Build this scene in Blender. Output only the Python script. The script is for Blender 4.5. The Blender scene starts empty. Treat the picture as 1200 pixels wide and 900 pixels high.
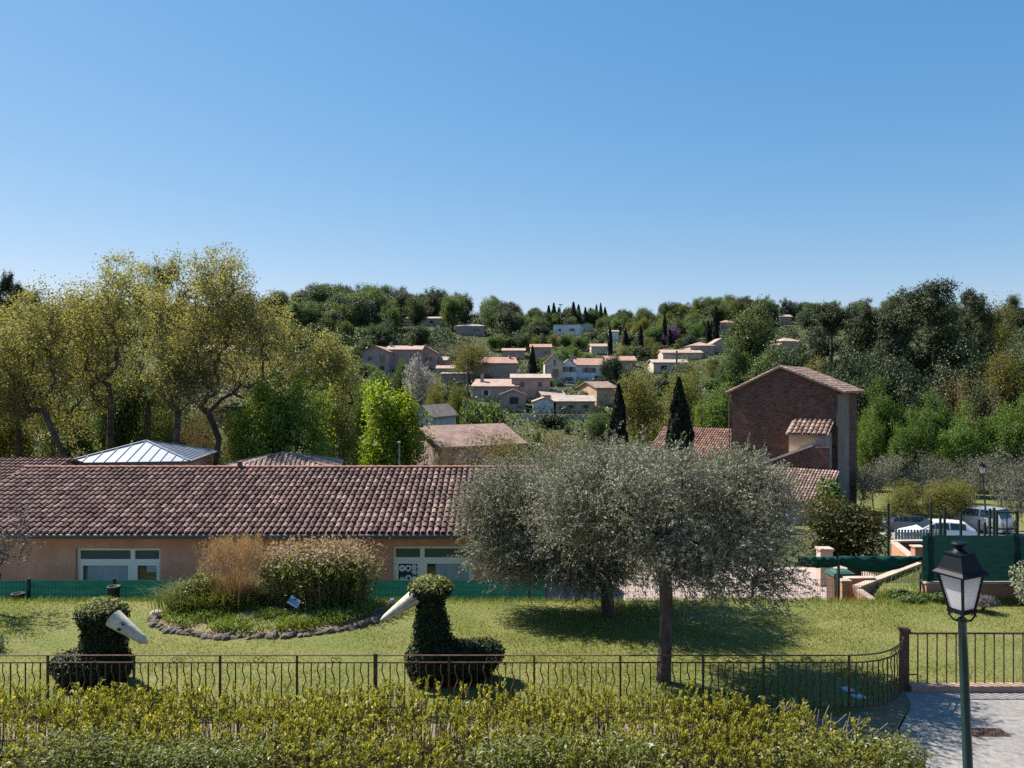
import bpy, math, random
import numpy as np
from mathutils import Vector, Matrix

SC = bpy.context.scene
COL = SC.collection
R = math.radians
random.seed(7)
RNG = np.random.default_rng(7)

# ------------------------------------------------------------------ camera, sky, sun, exposure
EYE = 6.0
FPX = 906.0                      # focal length in pixels of the 1200 px wide photograph
cam = bpy.data.cameras.new('camera')
cam.lens = 36.0 * FPX / 1200.0
cam.clip_start = 0.1
cam.clip_end = 12000
camo = bpy.data.objects.new('camera', cam)
camo.location = (0, 0, EYE)
camo.rotation_euler = (R(90), 0, 0)
COL.objects.link(camo)
SC.camera = camo

SUN_EL, SUN_AZ = 50.0, -57.0     # azimuth from +Y towards +X
w = bpy.data.worlds.new('World')
SC.world = w
w.use_nodes = True
nt = w.node_tree
bg = nt.nodes['Background']
sky = nt.nodes.new('ShaderNodeTexSky')
sky.sky_type = 'NISHITA'
sky.sun_disc = False
sky.sun_elevation = R(SUN_EL)
sky.sun_rotation = R(SUN_AZ)
sky.altitude = 250
sky.air_density = 1.0
sky.dust_density = 0.2
sky.ozone_density = 2.2
hsv = nt.nodes.new('ShaderNodeHueSaturation')
hsv.inputs['Saturation'].default_value = 1.12
nt.links.new(sky.outputs[0], hsv.inputs['Color'])
sep = nt.nodes.new('ShaderNodeSeparateColor'); com = nt.nodes.new('ShaderNodeCombineColor')
nt.links.new(hsv.outputs[0], sep.inputs[0])
for ch, (gain, power) in enumerate(((0.69, 1.08), (1.19, 0.69), (2.02, 0.47))):   # the clear spring sky: an even blue, paler towards the horizon
    pw = nt.nodes.new('ShaderNodeMath'); pw.operation = 'POWER'; pw.inputs[1].default_value = power
    ml = nt.nodes.new('ShaderNodeMath'); ml.operation = 'MULTIPLY'; ml.inputs[1].default_value = gain
    nt.links.new(sep.outputs[ch], pw.inputs[0]); nt.links.new(pw.outputs[0], ml.inputs[0]); nt.links.new(ml.outputs[0], com.inputs[ch])
nt.links.new(com.outputs[0], bg.inputs[0])
bg.inputs[1].default_value = 0.081
sun = bpy.data.lights.new('sun', 'SUN')
sun.energy = 5.0
sun.angle = R(0.53)
sun.color = (1.0, 0.94, 0.84)
suno = bpy.data.objects.new('sun', sun)
d = Vector((math.sin(R(SUN_AZ)) * math.cos(R(SUN_EL)), math.cos(R(SUN_AZ)) * math.cos(R(SUN_EL)), math.sin(R(SUN_EL))))
suno.rotation_euler = d.to_track_quat('Z', 'Y').to_euler()
suno.location = (0, 0, 60)
COL.objects.link(suno)
vs = SC.view_settings
vs.view_transform = 'Standard'
vs.look = 'None'
vs.exposure = 1.08
vs.gamma = 1.0
try:
    vs.use_curve_mapping = False
except Exception:
    pass
SC.cycles.max_bounces = 7
SC.cycles.diffuse_bounces = 3
SC.cycles.glossy_bounces = 2
SC.cycles.transmission_bounces = 4
SC.cycles.transparent_max_bounces = 6
SC.cycles.caustics_reflective = False
SC.cycles.caustics_refractive = False
SC.cycles.use_denoising = False


# ------------------------------------------------------------------ helpers
def P(px, py, D):
    """a point D metres ahead, seen at pixel (px, py) of the 1200x900 photograph"""
    return Vector(((px - 600.0) / FPX * D, D, EYE - (py - 450.0) / FPX * D))


def tag(o, label=None, cat=None, group=None, kind=None):
    if label: o['label'] = label
    if cat: o['category'] = cat
    if group: o['group'] = group
    if kind: o['kind'] = kind
    return o


def thing(name, label, cat, loc=(0, 0, 0), rz=0.0, group=None):
    o = bpy.data.objects.new(name, None)
    o.empty_display_size = 0.2
    o.location = loc
    o.rotation_euler = (0, 0, rz)
    COL.objects.link(o)
    return tag(o, label, cat, group)


def link(name, me, parent=None, m=None):
    o = bpy.data.objects.new(name, me)
    COL.objects.link(o)
    if m is not None and not me.materials:
        me.materials.append(m)
    if parent is not None:
        o.parent = parent
    return o


def dup(root, loc, rz=0.0, scale=None, label=None, group=None):
    def cp(o, par):
        c = o.copy()
        COL.objects.link(c)
        if par is not None:
            c.parent = par
        for ch in list(o.children):
            cp(ch, c)
        return c
    r = cp(root, None)
    r.location = loc
    r.rotation_euler = (0, 0, rz)
    if scale is not None: r.scale = scale
    if label: r['label'] = label
    if group: r['group'] = group
    return r


def np_mesh(name, V, F):
    """V (n,3) floats, F (m,k) ints, all faces with k corners"""
    V = np.asarray(V, dtype=np.float32); F = np.asarray(F, dtype=np.int32)
    me = bpy.data.meshes.new(name)
    me.vertices.add(len(V)); me.vertices.foreach_set('co', V.ravel())
    k = F.shape[1]
    me.loops.add(F.size); me.loops.foreach_set('vertex_index', F.ravel())
    me.polygons.add(len(F))
    me.polygons.foreach_set('loop_start', np.arange(0, F.size, k, dtype=np.int32))
    me.polygons.foreach_set('loop_total', np.full(len(F), k, dtype=np.int32))
    me.polygons.foreach_set('use_smooth', np.zeros(len(F), bool))
    me.update(calc_edges=True)
    return me


class MB:
    def __init__(s):
        s.v = []; s.f = []; s.smooth = []

    def add(s, vs, fs, sm=False):
        n = len(s.v)
        s.v.extend([tuple(p) for p in vs])
        for f in fs:
            s.f.append(tuple(i + n for i in f)); s.smooth.append(sm)

    def box(s, c, d, rz=0.0, rx=0.0, ry=0.0, taper=1.0):
        M = Matrix.Translation(c) @ Matrix.Rotation(rz, 4, 'Z') @ Matrix.Rotation(rx, 4, 'X') @ Matrix.Rotation(ry, 4, 'Y')
        x, y, z = d[0] / 2, d[1] / 2, d[2] / 2
        t = taper
        vs = [(-x, -y, -z), (x, -y, -z), (x, y, -z), (-x, y, -z), (-x * t, -y * t, z), (x * t, -y * t, z), (x * t, y * t, z), (-x * t, y * t, z)]
        s.add([M @ Vector(p) for p in vs], [(3, 2, 1, 0), (4, 5, 6, 7), (0, 1, 5, 4), (1, 2, 6, 5), (2, 3, 7, 6), (3, 0, 4, 7)])

    def span(s, a, b):
        c = [(a[i] + b[i]) / 2 for i in range(3)]
        s.box(c, [abs(b[i] - a[i]) for i in range(3)])

    def bar(s, a, b, w, h=None):
        """square-section bar from a to b"""
        a = Vector(a); b = Vector(b); h = h or w
        t = (b - a).normalized()
        up = Vector((0, 0, 1)) if abs(t.z) < 0.95 else Vector((0, 1, 0))
        u = t.cross(up).normalized(); n = u.cross(t)
        vs = [p + u * (w / 2) * i + n * (h / 2) * j for p in (a, b) for i, j in ((-1, -1), (1, -1), (1, 1), (-1, 1))]
        s.add(vs, [(0, 1, 2, 3), (7, 6, 5, 4), (0, 4, 5, 1), (1, 5, 6, 2), (2, 6, 7, 3), (3, 7, 4, 0)])

    def tube(s, pts, rad, n=6, cap=True):
        pts = [Vector(p) for p in pts]
        if not hasattr(rad, '__len__'): rad = [rad] * len(pts)
        rings = []
        pu = None
        for i, p in enumerate(pts):
            t = (pts[min(i + 1, len(pts) - 1)] - pts[max(i - 1, 0)]).normalized()
            if pu is None:
                up = Vector((0, 0, 1)) if abs(t.z) < 0.9 else Vector((0, 1, 0))
                pu = t.cross(up).normalized()
            else:
                pu = (pu - t * pu.dot(t)).normalized()
            w_ = t.cross(pu)
            rings.append([p + (pu * math.cos(2 * math.pi * k / n) + w_ * math.sin(2 * math.pi * k / n)) * rad[i] for k in range(n)])
        vs = [q for r_ in rings for q in r_]
        fs = []
        for i in range(len(pts) - 1):
            for k in range(n):
                a = i * n + k; b = i * n + (k + 1) % n
                fs.append((a, b, b + n, a + n))
        s.add(vs, fs, True)
        if cap:
            s.add(rings[0], [tuple(range(n))[::-1]]); s.add(rings[-1], [tuple(range(n))])

    def lathe(s, prof, n=16, c=(0, 0, 0), sm=True):
        vs = []
        for r_, z in prof:
            for k in range(n):
                a = 2 * math.pi * k / n
                vs.append((c[0] + r_ * math.cos(a), c[1] + r_ * math.sin(a), c[2] + z))
        fs = []
        for i in range(len(prof) - 1):
            for k in range(n):
                a = i * n + k; b = i * n + (k + 1) % n
                fs.append((a, b, b + n, a + n))
        s.add(vs, fs, sm)

    def prism(s, poly, axis, a, b):
        """poly: list of 2D points; extruded along axis from a to b. axis 'y': points are (x,z); 'x': (y,z); 'z': (x,y)"""
        def mk(p, t):
            return {'y': (p[0], t, p[1]), 'x': (t, p[0], p[1]), 'z': (p[0], p[1], t)}[axis]
        n = len(poly)
        vs = [mk(p, a) for p in poly] + [mk(p, b) for p in poly]
        s.add(vs, [tuple(range(n)), tuple(range(2 * n - 1, n - 1, -1))] + [(i + n, (i + 1) % n + n, (i + 1) % n, i) for i in range(n)])

    def quad(s, a, b, c, d_):
        s.add([a, b, c, d_], [(0, 1, 2, 3)])

    def build(s, name, m, parent=None, off=(0, 0, 0), bevel=0.0):
        me = bpy.data.meshes.new(name)
        o_ = Vector(off)
        me.from_pydata([tuple(Vector(p) - o_) for p in s.v], [], s.f)
        me.polygons.foreach_set('use_smooth', s.smooth)
        me.update()
        o = link(name, me, parent, m)
        if bevel:
            md = o.modifiers.new('bevel', 'BEVEL'); md.width = bevel; md.segments = 2; md.limit_method = 'ANGLE'
        return o


# ------------------------------------------------------------------ materials
def _new(name):
    m = bpy.data.materials.new(name); m.use_nodes = True
    t = m.node_tree; b = t.nodes['Principled BSDF']
    return m, t, b


def nd(t, ty, **kw):
    n = t.nodes.new(ty)
    for k, v in kw.items():
        setattr(n, k, v)
    return n


def mat(name, col, rough=0.6, var=0.0, nscale=4.0, col2=None, metal=0.0, bump=0.0, bscale=40.0, spec=0.5, detail=6, stretch=None):
    m, t, b = _new(name)
    b.inputs['Roughness'].default_value = rough
    b.inputs['Metallic'].default_value = metal
    b.inputs['Specular IOR Level'].default_value = spec
    c = (*col, 1)
    b.inputs['Base Color'].default_value = c
    tc = nd(t, 'ShaderNodeTexCoord')
    src = tc.outputs['Object']
    if stretch:
        mp = nd(t, 'ShaderNodeMapping'); mp.inputs['Scale'].default_value = stretch
        t.links.new(src, mp.inputs[0]); src = mp.outputs[0]
    if var or col2:
        n = nd(t, 'ShaderNodeTexNoise'); n.inputs['Scale'].default_value = nscale; n.inputs['Detail'].default_value = detail
        n.inputs['Roughness'].default_value = 0.65
        t.links.new(src, n.inputs['Vector'])
        rp = nd(t, 'ShaderNodeValToRGB')
        c2 = col2 or tuple(x * (1 - var) for x in col)
        rp.color_ramp.elements[0].position = 0.35; rp.color_ramp.elements[1].position = 0.65
        rp.color_ramp.elements[0].color = (*c2, 1); rp.color_ramp.elements[1].color = (*[min(1, x * (1 + var * 0.5)) for x in col], 1)
        t.links.new(n.outputs['Fac'], rp.inputs[0])
        t.links.new(rp.outputs[0], b.inputs['Base Color'])
    if bump:
        n2 = nd(t, 'ShaderNodeTexNoise'); n2.inputs['Scale'].default_value = bscale; n2.inputs['Detail'].default_value = 4
        t.links.new(src, n2.inputs['Vector'])
        bp = nd(t, 'ShaderNodeBump'); bp.inputs['Strength'].default_value = bump; bp.inputs['Distance'].default_value = 0.05
        t.links.new(n2.outputs['Fac'], bp.inputs['Height']); t.links.new(bp.outputs[0], b.inputs['Normal'])
    return m


def leafmat(name, c1, c2, trans=0.35, tcol=None, rough=0.45, spec=0.4, objvar=0.25, c3=None):
    """leaf: each leaf its own tint between c1 and c2 (and c3), each tree slightly different"""
    m, t, b = _new(name)
    g = nd(t, 'ShaderNodeNewGeometry')
    rp = nd(t, 'ShaderNodeValToRGB')
    rp.color_ramp.elements[0].color = (*c1, 1); rp.color_ramp.elements[1].color = (*c2, 1)
    if c3:
        e = rp.color_ramp.elements.new(0.93); e.color = (*c2, 1)
        rp.color_ramp.elements[-1].color = (*c3, 1)
    t.links.new(g.outputs['Random Per Island'], rp.inputs[0])
    oi = nd(t, 'ShaderNodeObjectInfo')
    hs = nd(t, 'ShaderNodeHueSaturation')
    mr = nd(t, 'ShaderNodeMapRange'); mr.inputs['To Min'].default_value = 1 - objvar; mr.inputs['To Max'].default_value = 1 + objvar
    t.links.new(oi.outputs['Random'], mr.inputs[0]); t.links.new(mr.outputs[0], hs.inputs['Value'])
    mr2 = nd(t, 'ShaderNodeMapRange'); mr2.inputs['To Min'].default_value = 0.5 + 0.06 * objvar; mr2.inputs['To Max'].default_value = 0.5 - 0.06 * objvar
    ml = nd(t, 'ShaderNodeMath', operation='FRACT'); mm = nd(t, 'ShaderNodeMath', operation='MULTIPLY'); mm.inputs[1].default_value = 7.31
    t.links.new(oi.outputs['Random'], mm.inputs[0]); t.links.new(mm.outputs[0], ml.inputs[0]); t.links.new(ml.outputs[0], mr2.inputs[0])
    t.links.new(mr2.outputs[0], hs.inputs['Hue'])
    t.links.new(rp.outputs[0], hs.inputs['Color'])
    t.links.new(hs.outputs[0], b.inputs['Base Color'])
    b.inputs['Roughness'].default_value = rough; b.inputs['Specular IOR Level'].default_value = spec
    if trans > 0:
        tr = nd(t, 'ShaderNodeBsdfTranslucent')
        mx = nd(t, 'ShaderNodeMixRGB', blend_type='MULTIPLY'); mx.inputs[0].default_value = 1.0
        tc_ = tcol or (1.5, 1.5, 0.6)
        mx.inputs[2].default_value = (*tc_, 1)
        t.links.new(hs.outputs[0], mx.inputs[1]); t.links.new(mx.outputs[0], tr.inputs[0])
        ms = nd(t, 'ShaderNodeMixShader'); ms.inputs[0].default_value = trans
        out = t.nodes['Material Output']
        t.links.new(b.outputs[0], ms.inputs[1]); t.links.new(tr.outputs[0], ms.inputs[2]); t.links.new(ms.outputs[0], out.inputs[0])
    return m


def tilemat(name, cols, rough=0.85, dirt=0.35):
    """roof tiles: every tile its own shade, lichen and soot in patches"""
    m, t, b = _new(name)
    g = nd(t, 'ShaderNodeNewGeometry')
    rp = nd(t, 'ShaderNodeValToRGB')
    els = rp.color_ramp.elements
    els[0].color = (*cols[0], 1); els[1].color = (*cols[-1], 1)
    for i, c in enumerate(cols[1:-1]):
        e = els.new((i + 1) / (len(cols) - 1)); e.color = (*c, 1)
    t.links.new(g.outputs['Random Per Island'], rp.inputs[0])
    tc = nd(t, 'ShaderNodeTexCoord')
    n = nd(t, 'ShaderNodeTexNoise'); n.inputs['Scale'].default_value = 1.1; n.inputs['Detail'].default_value = 8; n.inputs['Roughness'].default_value = 0.7
    t.links.new(tc.outputs['Object'], n.inputs['Vector'])
    mr = nd(t, 'ShaderNodeMapRange'); mr.inputs['From Min'].default_value = 0.35; mr.inputs['From Max'].default_value = 0.65
    mr.inputs['To Min'].default_value = 1 - dirt; mr.inputs['To Max'].default_value = 1.08
    t.links.new(n.outputs['Fac'], mr.inputs[0])
    mx = nd(t, 'ShaderNodeMixRGB', blend_type='MULTIPLY'); mx.inputs[0].default_value = 1
    t.links.new(rp.outputs[0], mx.inputs[1]); t.links.new(mr.outputs[0], mx.inputs[2])
    t.links.new(mx.outputs[0], b.inputs['Base Color'])
    b.inputs['Roughness'].default_value = rough; b.inputs['Specular IOR Level'].default_value = 0.25
    return m


def clothmat(name, c):
    m, t, b = _new(name)
    tc = nd(t, 'ShaderNodeTexCoord'); n = nd(t, 'ShaderNodeTexNoise'); n.inputs['Scale'].default_value = 2.5; n.inputs['Detail'].default_value = 7
    mp = nd(t, 'ShaderNodeMapping'); mp.inputs['Scale'].default_value = (1, 1, 4)
    t.links.new(tc.outputs['Object'], mp.inputs[0]); t.links.new(mp.outputs[0], n.inputs['Vector'])
    rp = nd(t, 'ShaderNodeValToRGB'); rp.color_ramp.elements[0].position = .3; rp.color_ramp.elements[1].position = .7
    rp.color_ramp.elements[0].color = (*[x * .72 for x in c], 1); rp.color_ramp.elements[1].color = (*[x * 1.15 for x in c], 1)
    t.links.new(n.outputs['Fac'], rp.inputs[0]); t.links.new(rp.outputs[0], b.inputs['Base Color'])
    b.inputs['Roughness'].default_value = .8; b.inputs['Specular IOR Level'].default_value = .2
    tr = nd(t, 'ShaderNodeBsdfTranslucent'); t.links.new(rp.outputs[0], tr.inputs[0])
    ms = nd(t, 'ShaderNodeMixShader'); ms.inputs[0].default_value = .35
    t.links.new(b.outputs[0], ms.inputs[1]); t.links.new(tr.outputs[0], ms.inputs[2]); t.links.new(ms.outputs[0], t.nodes['Material Output'].inputs[0])
    return m


M = {}
M['wall_school'] = mat('salmon_render', (0.60, 0.30, 0.21), 0.9, 0.2, 1.3, bump=0.12, bscale=60)
M['white_frame'] = mat('white_frame', (0.78, 0.78, 0.78), 0.4)
M['recess'] = mat('reveal', (0.22, 0.10, 0.07), 0.9)
M['glass_dark'] = mat('dark_glass', (0.02, 0.03, 0.04), 0.08, spec=0.6)
M['glass_grey'] = mat('grey_glass', (0.10, 0.11, 0.10), 0.12, spec=0.6)
M['curtain'] = mat('curtain', (0.33, 0.40, 0.47), 0.8, 0.2, 1.5, stretch=(6, 1, 0.4))
M['poster_blue'] = mat('poster_blue', (0.012, 0.03, 0.075), 0.6)
M['paper'] = mat('paper', (0.75, 0.78, 0.8), 0.7)
M['tile_school'] = tilemat('canal_tiles', [(0.085, 0.05, 0.045), (0.13, 0.075, 0.066), (0.16, 0.094, 0.082), (0.19, 0.108, 0.09), (0.225, 0.137, 0.113), (0.30, 0.21, 0.175)], dirt=0.32)
M['tile_old'] = tilemat('old_tiles', [(0.16, 0.10, 0.08), (0.25, 0.155, 0.125), (0.30, 0.20, 0.165), (0.34, 0.24, 0.19), (0.42, 0.31, 0.25)], dirt=0.4)
M['tile_red'] = tilemat('red_tiles', [(0.20, 0.10, 0.075), (0.27, 0.145, 0.105), (0.33, 0.19, 0.145), (0.40, 0.26, 0.21)], dirt=0.35)
M['roof_far_red'] = mat('far_red_roof', (0.36, 0.20, 0.15), 0.9, 0.35, 1.2, bump=0.3, bscale=12)
M['roof_far_pink'] = mat('far_pink_roof', (0.37, 0.255, 0.205), 0.9, 0.3, 1.0, bump=0.3, bscale=12)
M['roof_far_brown'] = mat('far_brown_roof', (0.27, 0.175, 0.14), 0.9, 0.35, 1.1, bump=0.3, bscale=12)
M['roof_far_grey'] = mat('far_grey_roof', (0.35, 0.285, 0.245), 0.9, 0.3, 1.0, bump=0.3, bscale=12)
M['gutter'] = mat('gutter_zinc', (0.10, 0.085, 0.08), 0.6)
M['zinc'] = mat('zinc_roof', (0.20, 0.235, 0.285), 0.55, 0.12, 1.5, metal=0.15)
M['mortar'] = mat('mortar_pink', (0.33, 0.15, 0.11), 0.9, 0.2, 3)
for nm, c in (('beige', (0.40, 0.30, 0.235)), ('pink', (0.43, 0.30, 0.25)), ('cream', (0.62, 0.50, 0.37)), ('white', (0.74, 0.73, 0.74)), ('grey', (0.42, 0.39, 0.38)),
              ('ochre', (0.48, 0.32, 0.2)), ('mauve', (0.36, 0.27, 0.245)), ('palegrey', (0.58, 0.54, 0.54)), ('sand', (0.52, 0.42, 0.31)), ('zincwall', (0.5, 0.34, 0.24)), ('dim', (0.22, 0.175, 0.15))):
    M['w_' + nm] = mat('render_' + nm, c, 0.92, 0.26, 0.7, bump=0.1, bscale=20)
M['shutter'] = mat('shutter_paint', (0.16, 0.12, 0.10), 0.6)
M['shutter_blue'] = mat('shutter_blue', (0.20, 0.25, 0.32), 0.6)
M['iron'] = mat('rusty_iron', (0.11, 0.055, 0.036), 0.75, 0.5, 9.0, col2=(0.05, 0.027, 0.02), spec=0.3)
M['green_mesh'] = clothmat('green_cloth', (0.016, 0.118, 0.09))
M['green_dark'] = clothmat('dark_green_cloth', (0.010, 0.046, 0.041))
M['green_swag'] = clothmat('hung_green_cloth', (0.012, 0.078, 0.062))
M['green_post'] = mat('dark_green_paint', (0.006, 0.018, 0.016), 0.5)
M['wire'] = mat('green_wire', (0.02, 0.05, 0.045), 0.5)
M['lamp_black'] = mat('lamp_black', (0.006, 0.008, 0.013), 0.5, 0.2, 12, spec=0.15)
M['lamp_green'] = mat('lamp_green', (0.010, 0.032, 0.033), 0.38, 0.25, 6)
M['orange_wall'] = mat('orange_render', (0.40, 0.20, 0.115), 0.9, 0.2, 1.2, bump=0.15)
M['coping'] = mat('pale_coping', (0.44, 0.335, 0.265), 0.85, 0.2, 2.0)
M['kerbstone'] = mat('terracotta_kerb', (0.33, 0.21, 0.15), 0.9, 0.3, 1.8, bump=0.2)
M['wood'] = mat('brown_wood', (0.10, 0.055, 0.04), 0.75, 0.4, 3, stretch=(8, 8, 0.6))
M['rock'] = mat('edging_rock', (0.15, 0.115, 0.095), 0.95, 0.5, 5.0, bump=0.6, bscale=9)
M['rock_pale'] = mat('pale_rock', (0.5, 0.44, 0.38), 0.95, 0.35, 5.0, bump=0.6, bscale=9)
M['beak'] = mat('beak_paint', (0.58, 0.515, 0.385), 0.7, 0.35, 6.0, bump=0.15, bscale=25)
M['nostril'] = mat('nostril_black', (0.01, 0.01, 0.01), 0.6)
M['bark'] = mat('grey_bark', (0.085, 0.066, 0.052), 0.95, 0.5, 5.0, bump=0.6, bscale=14, stretch=(1, 1, 0.35))
M['bark_plane'] = mat('plane_bark', (0.085, 0.066, 0.05), 0.9, 0.55, 2.2, bump=0.3, bscale=8)
M['bark_olive'] = mat('olive_bark', (0.105, 0.07, 0.055), 0.95, 0.55, 9.0, bump=0.9, bscale=18, stretch=(1, 1, 0.3))
M['bark_pale'] = mat('pale_twigs', (0.22, 0.195, 0.18), 0.9, 0.3, 4.0)
M['car_white'] = mat('white_car_paint', (0.75, 0.76, 0.78), 0.25)
M['car_silver'] = mat('silver_car_paint', (0.42, 0.44, 0.46), 0.3, metal=0.4)
M['car_dark'] = mat('dark_car_paint', (0.16, 0.16, 0.17), 0.22)
M['tyre'] = mat('tyre_rubber', (0.015, 0.015, 0.016), 0.85)
M['rim'] = mat('alloy_rim', (0.5, 0.5, 0.52), 0.35, metal=0.8)
M['headlight'] = mat('headlight_glass', (0.7, 0.72, 0.75), 0.1)
M['taillight'] = mat('taillight_red', (0.35, 0.02, 0.02), 0.2)
M['pole_wood'] = mat('pole_wood', (0.10, 0.075, 0.06), 0.9, 0.3, 3)
M['metal_grey'] = mat('grey_metal', (0.35, 0.37, 0.40), 0.5, 0.1, 3, metal=0.3)
M['steel_plate'] = mat('pale_utility_plate', (0.30, 0.33, 0.36), 0.5, 0.2, 4)
M['pink_print'] = mat('pink_print', (0.6, 0.12, 0.2), 0.5)
M['blue_print'] = mat('blue_print', (0.25, 0.33, 0.6), 0.5)
M['green_plastic'] = mat('green_plastic', (0.016, 0.075, 0.06), 0.6)
M['pot'] = mat('dark_pot', (0.012, 0.02, 0.02), 0.7)
M['grille'] = mat('cast_iron_grate', (0.04, 0.035, 0.035), 0.7, 0.3, 6)
# translucent white lantern glass
m, t, b = _new('milky_glass')
b.inputs['Base Color'].default_value = (0.84, 0.83, 0.85, 1); b.inputs['Roughness'].default_value = 0.3
tr = nd(t, 'ShaderNodeBsdfTranslucent'); tr.inputs[0].default_value = (0.8, 0.78, 0.8, 1)
ms = nd(t, 'ShaderNodeMixShader'); ms.inputs[0].default_value = 0.55
t.links.new(b.outputs[0], ms.inputs[1]); t.links.new(tr.outputs[0], ms.inputs[2]); t.links.new(ms.outputs[0], t.nodes['Material Output'].inputs[0])
M['milky'] = m


def brickmat():
    m, t, b = _new('rubble_brick')
    tc = nd(t, 'ShaderNodeTexCoord')
    mp = nd(t, 'ShaderNodeMapping'); mp.inputs['Rotation'].default_value = (R(90), 0, 0)
    t.links.new(tc.outputs['Object'], mp.inputs[0])
    n0 = nd(t, 'ShaderNodeTexNoise'); n0.inputs['Scale'].default_value = 2.2
    t.links.new(mp.outputs[0], n0.inputs['Vector'])
    va = nd(t, 'ShaderNodeMixRGB', blend_type='ADD'); va.inputs[0].default_value = 0.38
    t.links.new(mp.outputs[0], va.inputs[1]); t.links.new(n0.outputs['Color'], va.inputs[2])
    br = nd(t, 'ShaderNodeTexBrick')
    br.inputs['Color1'].default_value = (0.185, 0.092, 0.07, 1); br.inputs['Color2'].default_value = (0.085, 0.047, 0.039, 1)
    br.inputs['Mortar'].default_value = (0.20, 0.12, 0.095, 1)
    br.inputs['Scale'].default_value = 1.0; br.inputs['Mortar Size'].default_value = 0.022
    br.inputs['Brick Width'].default_value = 0.34; br.inputs['Row Height'].default_value = 0.13
    br.inputs['Bias'].default_value = 0.1
    t.links.new(va.outputs[0], br.inputs['Vector'])
    n = nd(t, 'ShaderNodeTexNoise'); n.inputs['Scale'].default_value = 1.6; n.inputs['Detail'].default_value = 9; n.inputs['Roughness'].default_value = 0.75
    t.links.new(tc.outputs['Object'], n.inputs['Vector'])
    mr = nd(t, 'ShaderNodeMapRange'); mr.inputs['From Min'].default_value = 0.3; mr.inputs['From Max'].default_value = 0.7
    mr.inputs['To Min'].default_value = 0.5; mr.inputs['To Max'].default_value = 1.35
    t.links.new(n.outputs['Fac'], mr.inputs[0])
    mx = nd(t, 'ShaderNodeMixRGB', blend_type='MULTIPLY'); mx.inputs[0].default_value = 1
    t.links.new(br.outputs['Color'], mx.inputs[1]); t.links.new(mr.outputs[0], mx.inputs[2])
    t.links.new(mx.outputs[0], b.inputs['Base Color'])
    bp = nd(t, 'ShaderNodeBump'); bp.inputs['Strength'].default_value = 0.8; bp.inputs['Distance'].default_value = 0.06
    t.links.new(br.outputs['Fac'], bp.inputs['Height']); bp.invert = True
    t.links.new(bp.outputs[0], b.inputs['Normal'])
    b.inputs['Roughness'].default_value = 0.95; b.inputs['Specular IOR Level'].default_value = 0.2
    return m


M['brick'] = brickmat()


def groundmat(name, ca, cb, cc, s1=0.35, s2=14.0):
    """three mixed tones: wide patches of ca/cb, fine speckle of cc"""
    m, t, b = _new(name)
    tc = nd(t, 'ShaderNodeTexCoord')
    n = nd(t, 'ShaderNodeTexNoise'); n.inputs['Scale'].default_value = s1; n.inputs['Detail'].default_value = 8; n.inputs['Roughness'].default_value = 0.7
    n2 = nd(t, 'ShaderNodeTexNoise'); n2.inputs['Scale'].default_value = s2; n2.inputs['Detail'].default_value = 6; n2.inputs['Roughness'].default_value = 0.8
    for q in (n, n2): t.links.new(tc.outputs['Object'], q.inputs['Vector'])
    r1 = nd(t, 'ShaderNodeValToRGB'); r1.color_ramp.elements[0].position = 0.38; r1.color_ramp.elements[1].position = 0.62
    r1.color_ramp.elements[0].color = (*ca, 1); r1.color_ramp.elements[1].color = (*cb, 1)
    t.links.new(n.outputs['Fac'], r1.inputs[0])
    r2 = nd(t, 'ShaderNodeMapRange'); r2.inputs['From Min'].default_value = 0.42; r2.inputs['From Max'].default_value = 0.68
    t.links.new(n2.outputs['Fac'], r2.inputs[0])
    mx = nd(t, 'ShaderNodeMixRGB'); mx.inputs[2].default_value = (*cc, 1)
    t.links.new(r2.outputs[0], mx.inputs[0]); t.links.new(r1.outputs[0], mx.inputs[1])
    t.links.new(mx.outputs[0], b.inputs['Base Color'])
    bp = nd(t, 'ShaderNodeBump'); bp.inputs['Strength'].default_value = 0.5; bp.inputs['Distance'].default_value = 0.03
    t.links.new(n2.outputs['Fac'], bp.inputs['Height']); t.links.new(bp.outputs[0], b.inputs['Normal'])
    b.inputs['Roughness'].default_value = 0.95; b.inputs['Specular IOR Level'].default_value = 0.15
    return m


M['lawn'] = groundmat('lawn_soil', (0.07, 0.11, 0.02), (0.15, 0.155, 0.045), (0.21, 0.18, 0.085), 0.4, 26)
M['terrain'] = groundmat('wild_ground', (0.03, 0.045, 0.014), (0.07, 0.08, 0.028), (0.10, 0.085, 0.045), 0.03, 1.2)
M['meadow'] = groundmat('meadow', (0.085, 0.12, 0.028), (0.15, 0.15, 0.045), (0.12, 0.10, 0.05), 0.1, 3)
M['road'] = groundmat('pale_road', (0.225, 0.21, 0.20), (0.30, 0.28, 0.265), (0.15, 0.14, 0.13), 0.5, 9)
M['court'] = groundmat('pink_paving', (0.33, 0.255, 0.22), (0.37, 0.295, 0.26), (0.27, 0.21, 0.18), 0.5, 6)
M['bed_soil'] = groundmat('bed_soil', (0.12, 0.13, 0.04), (0.20, 0.155, 0.075), (0.24, 0.18, 0.11), 1.2, 14)

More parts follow.
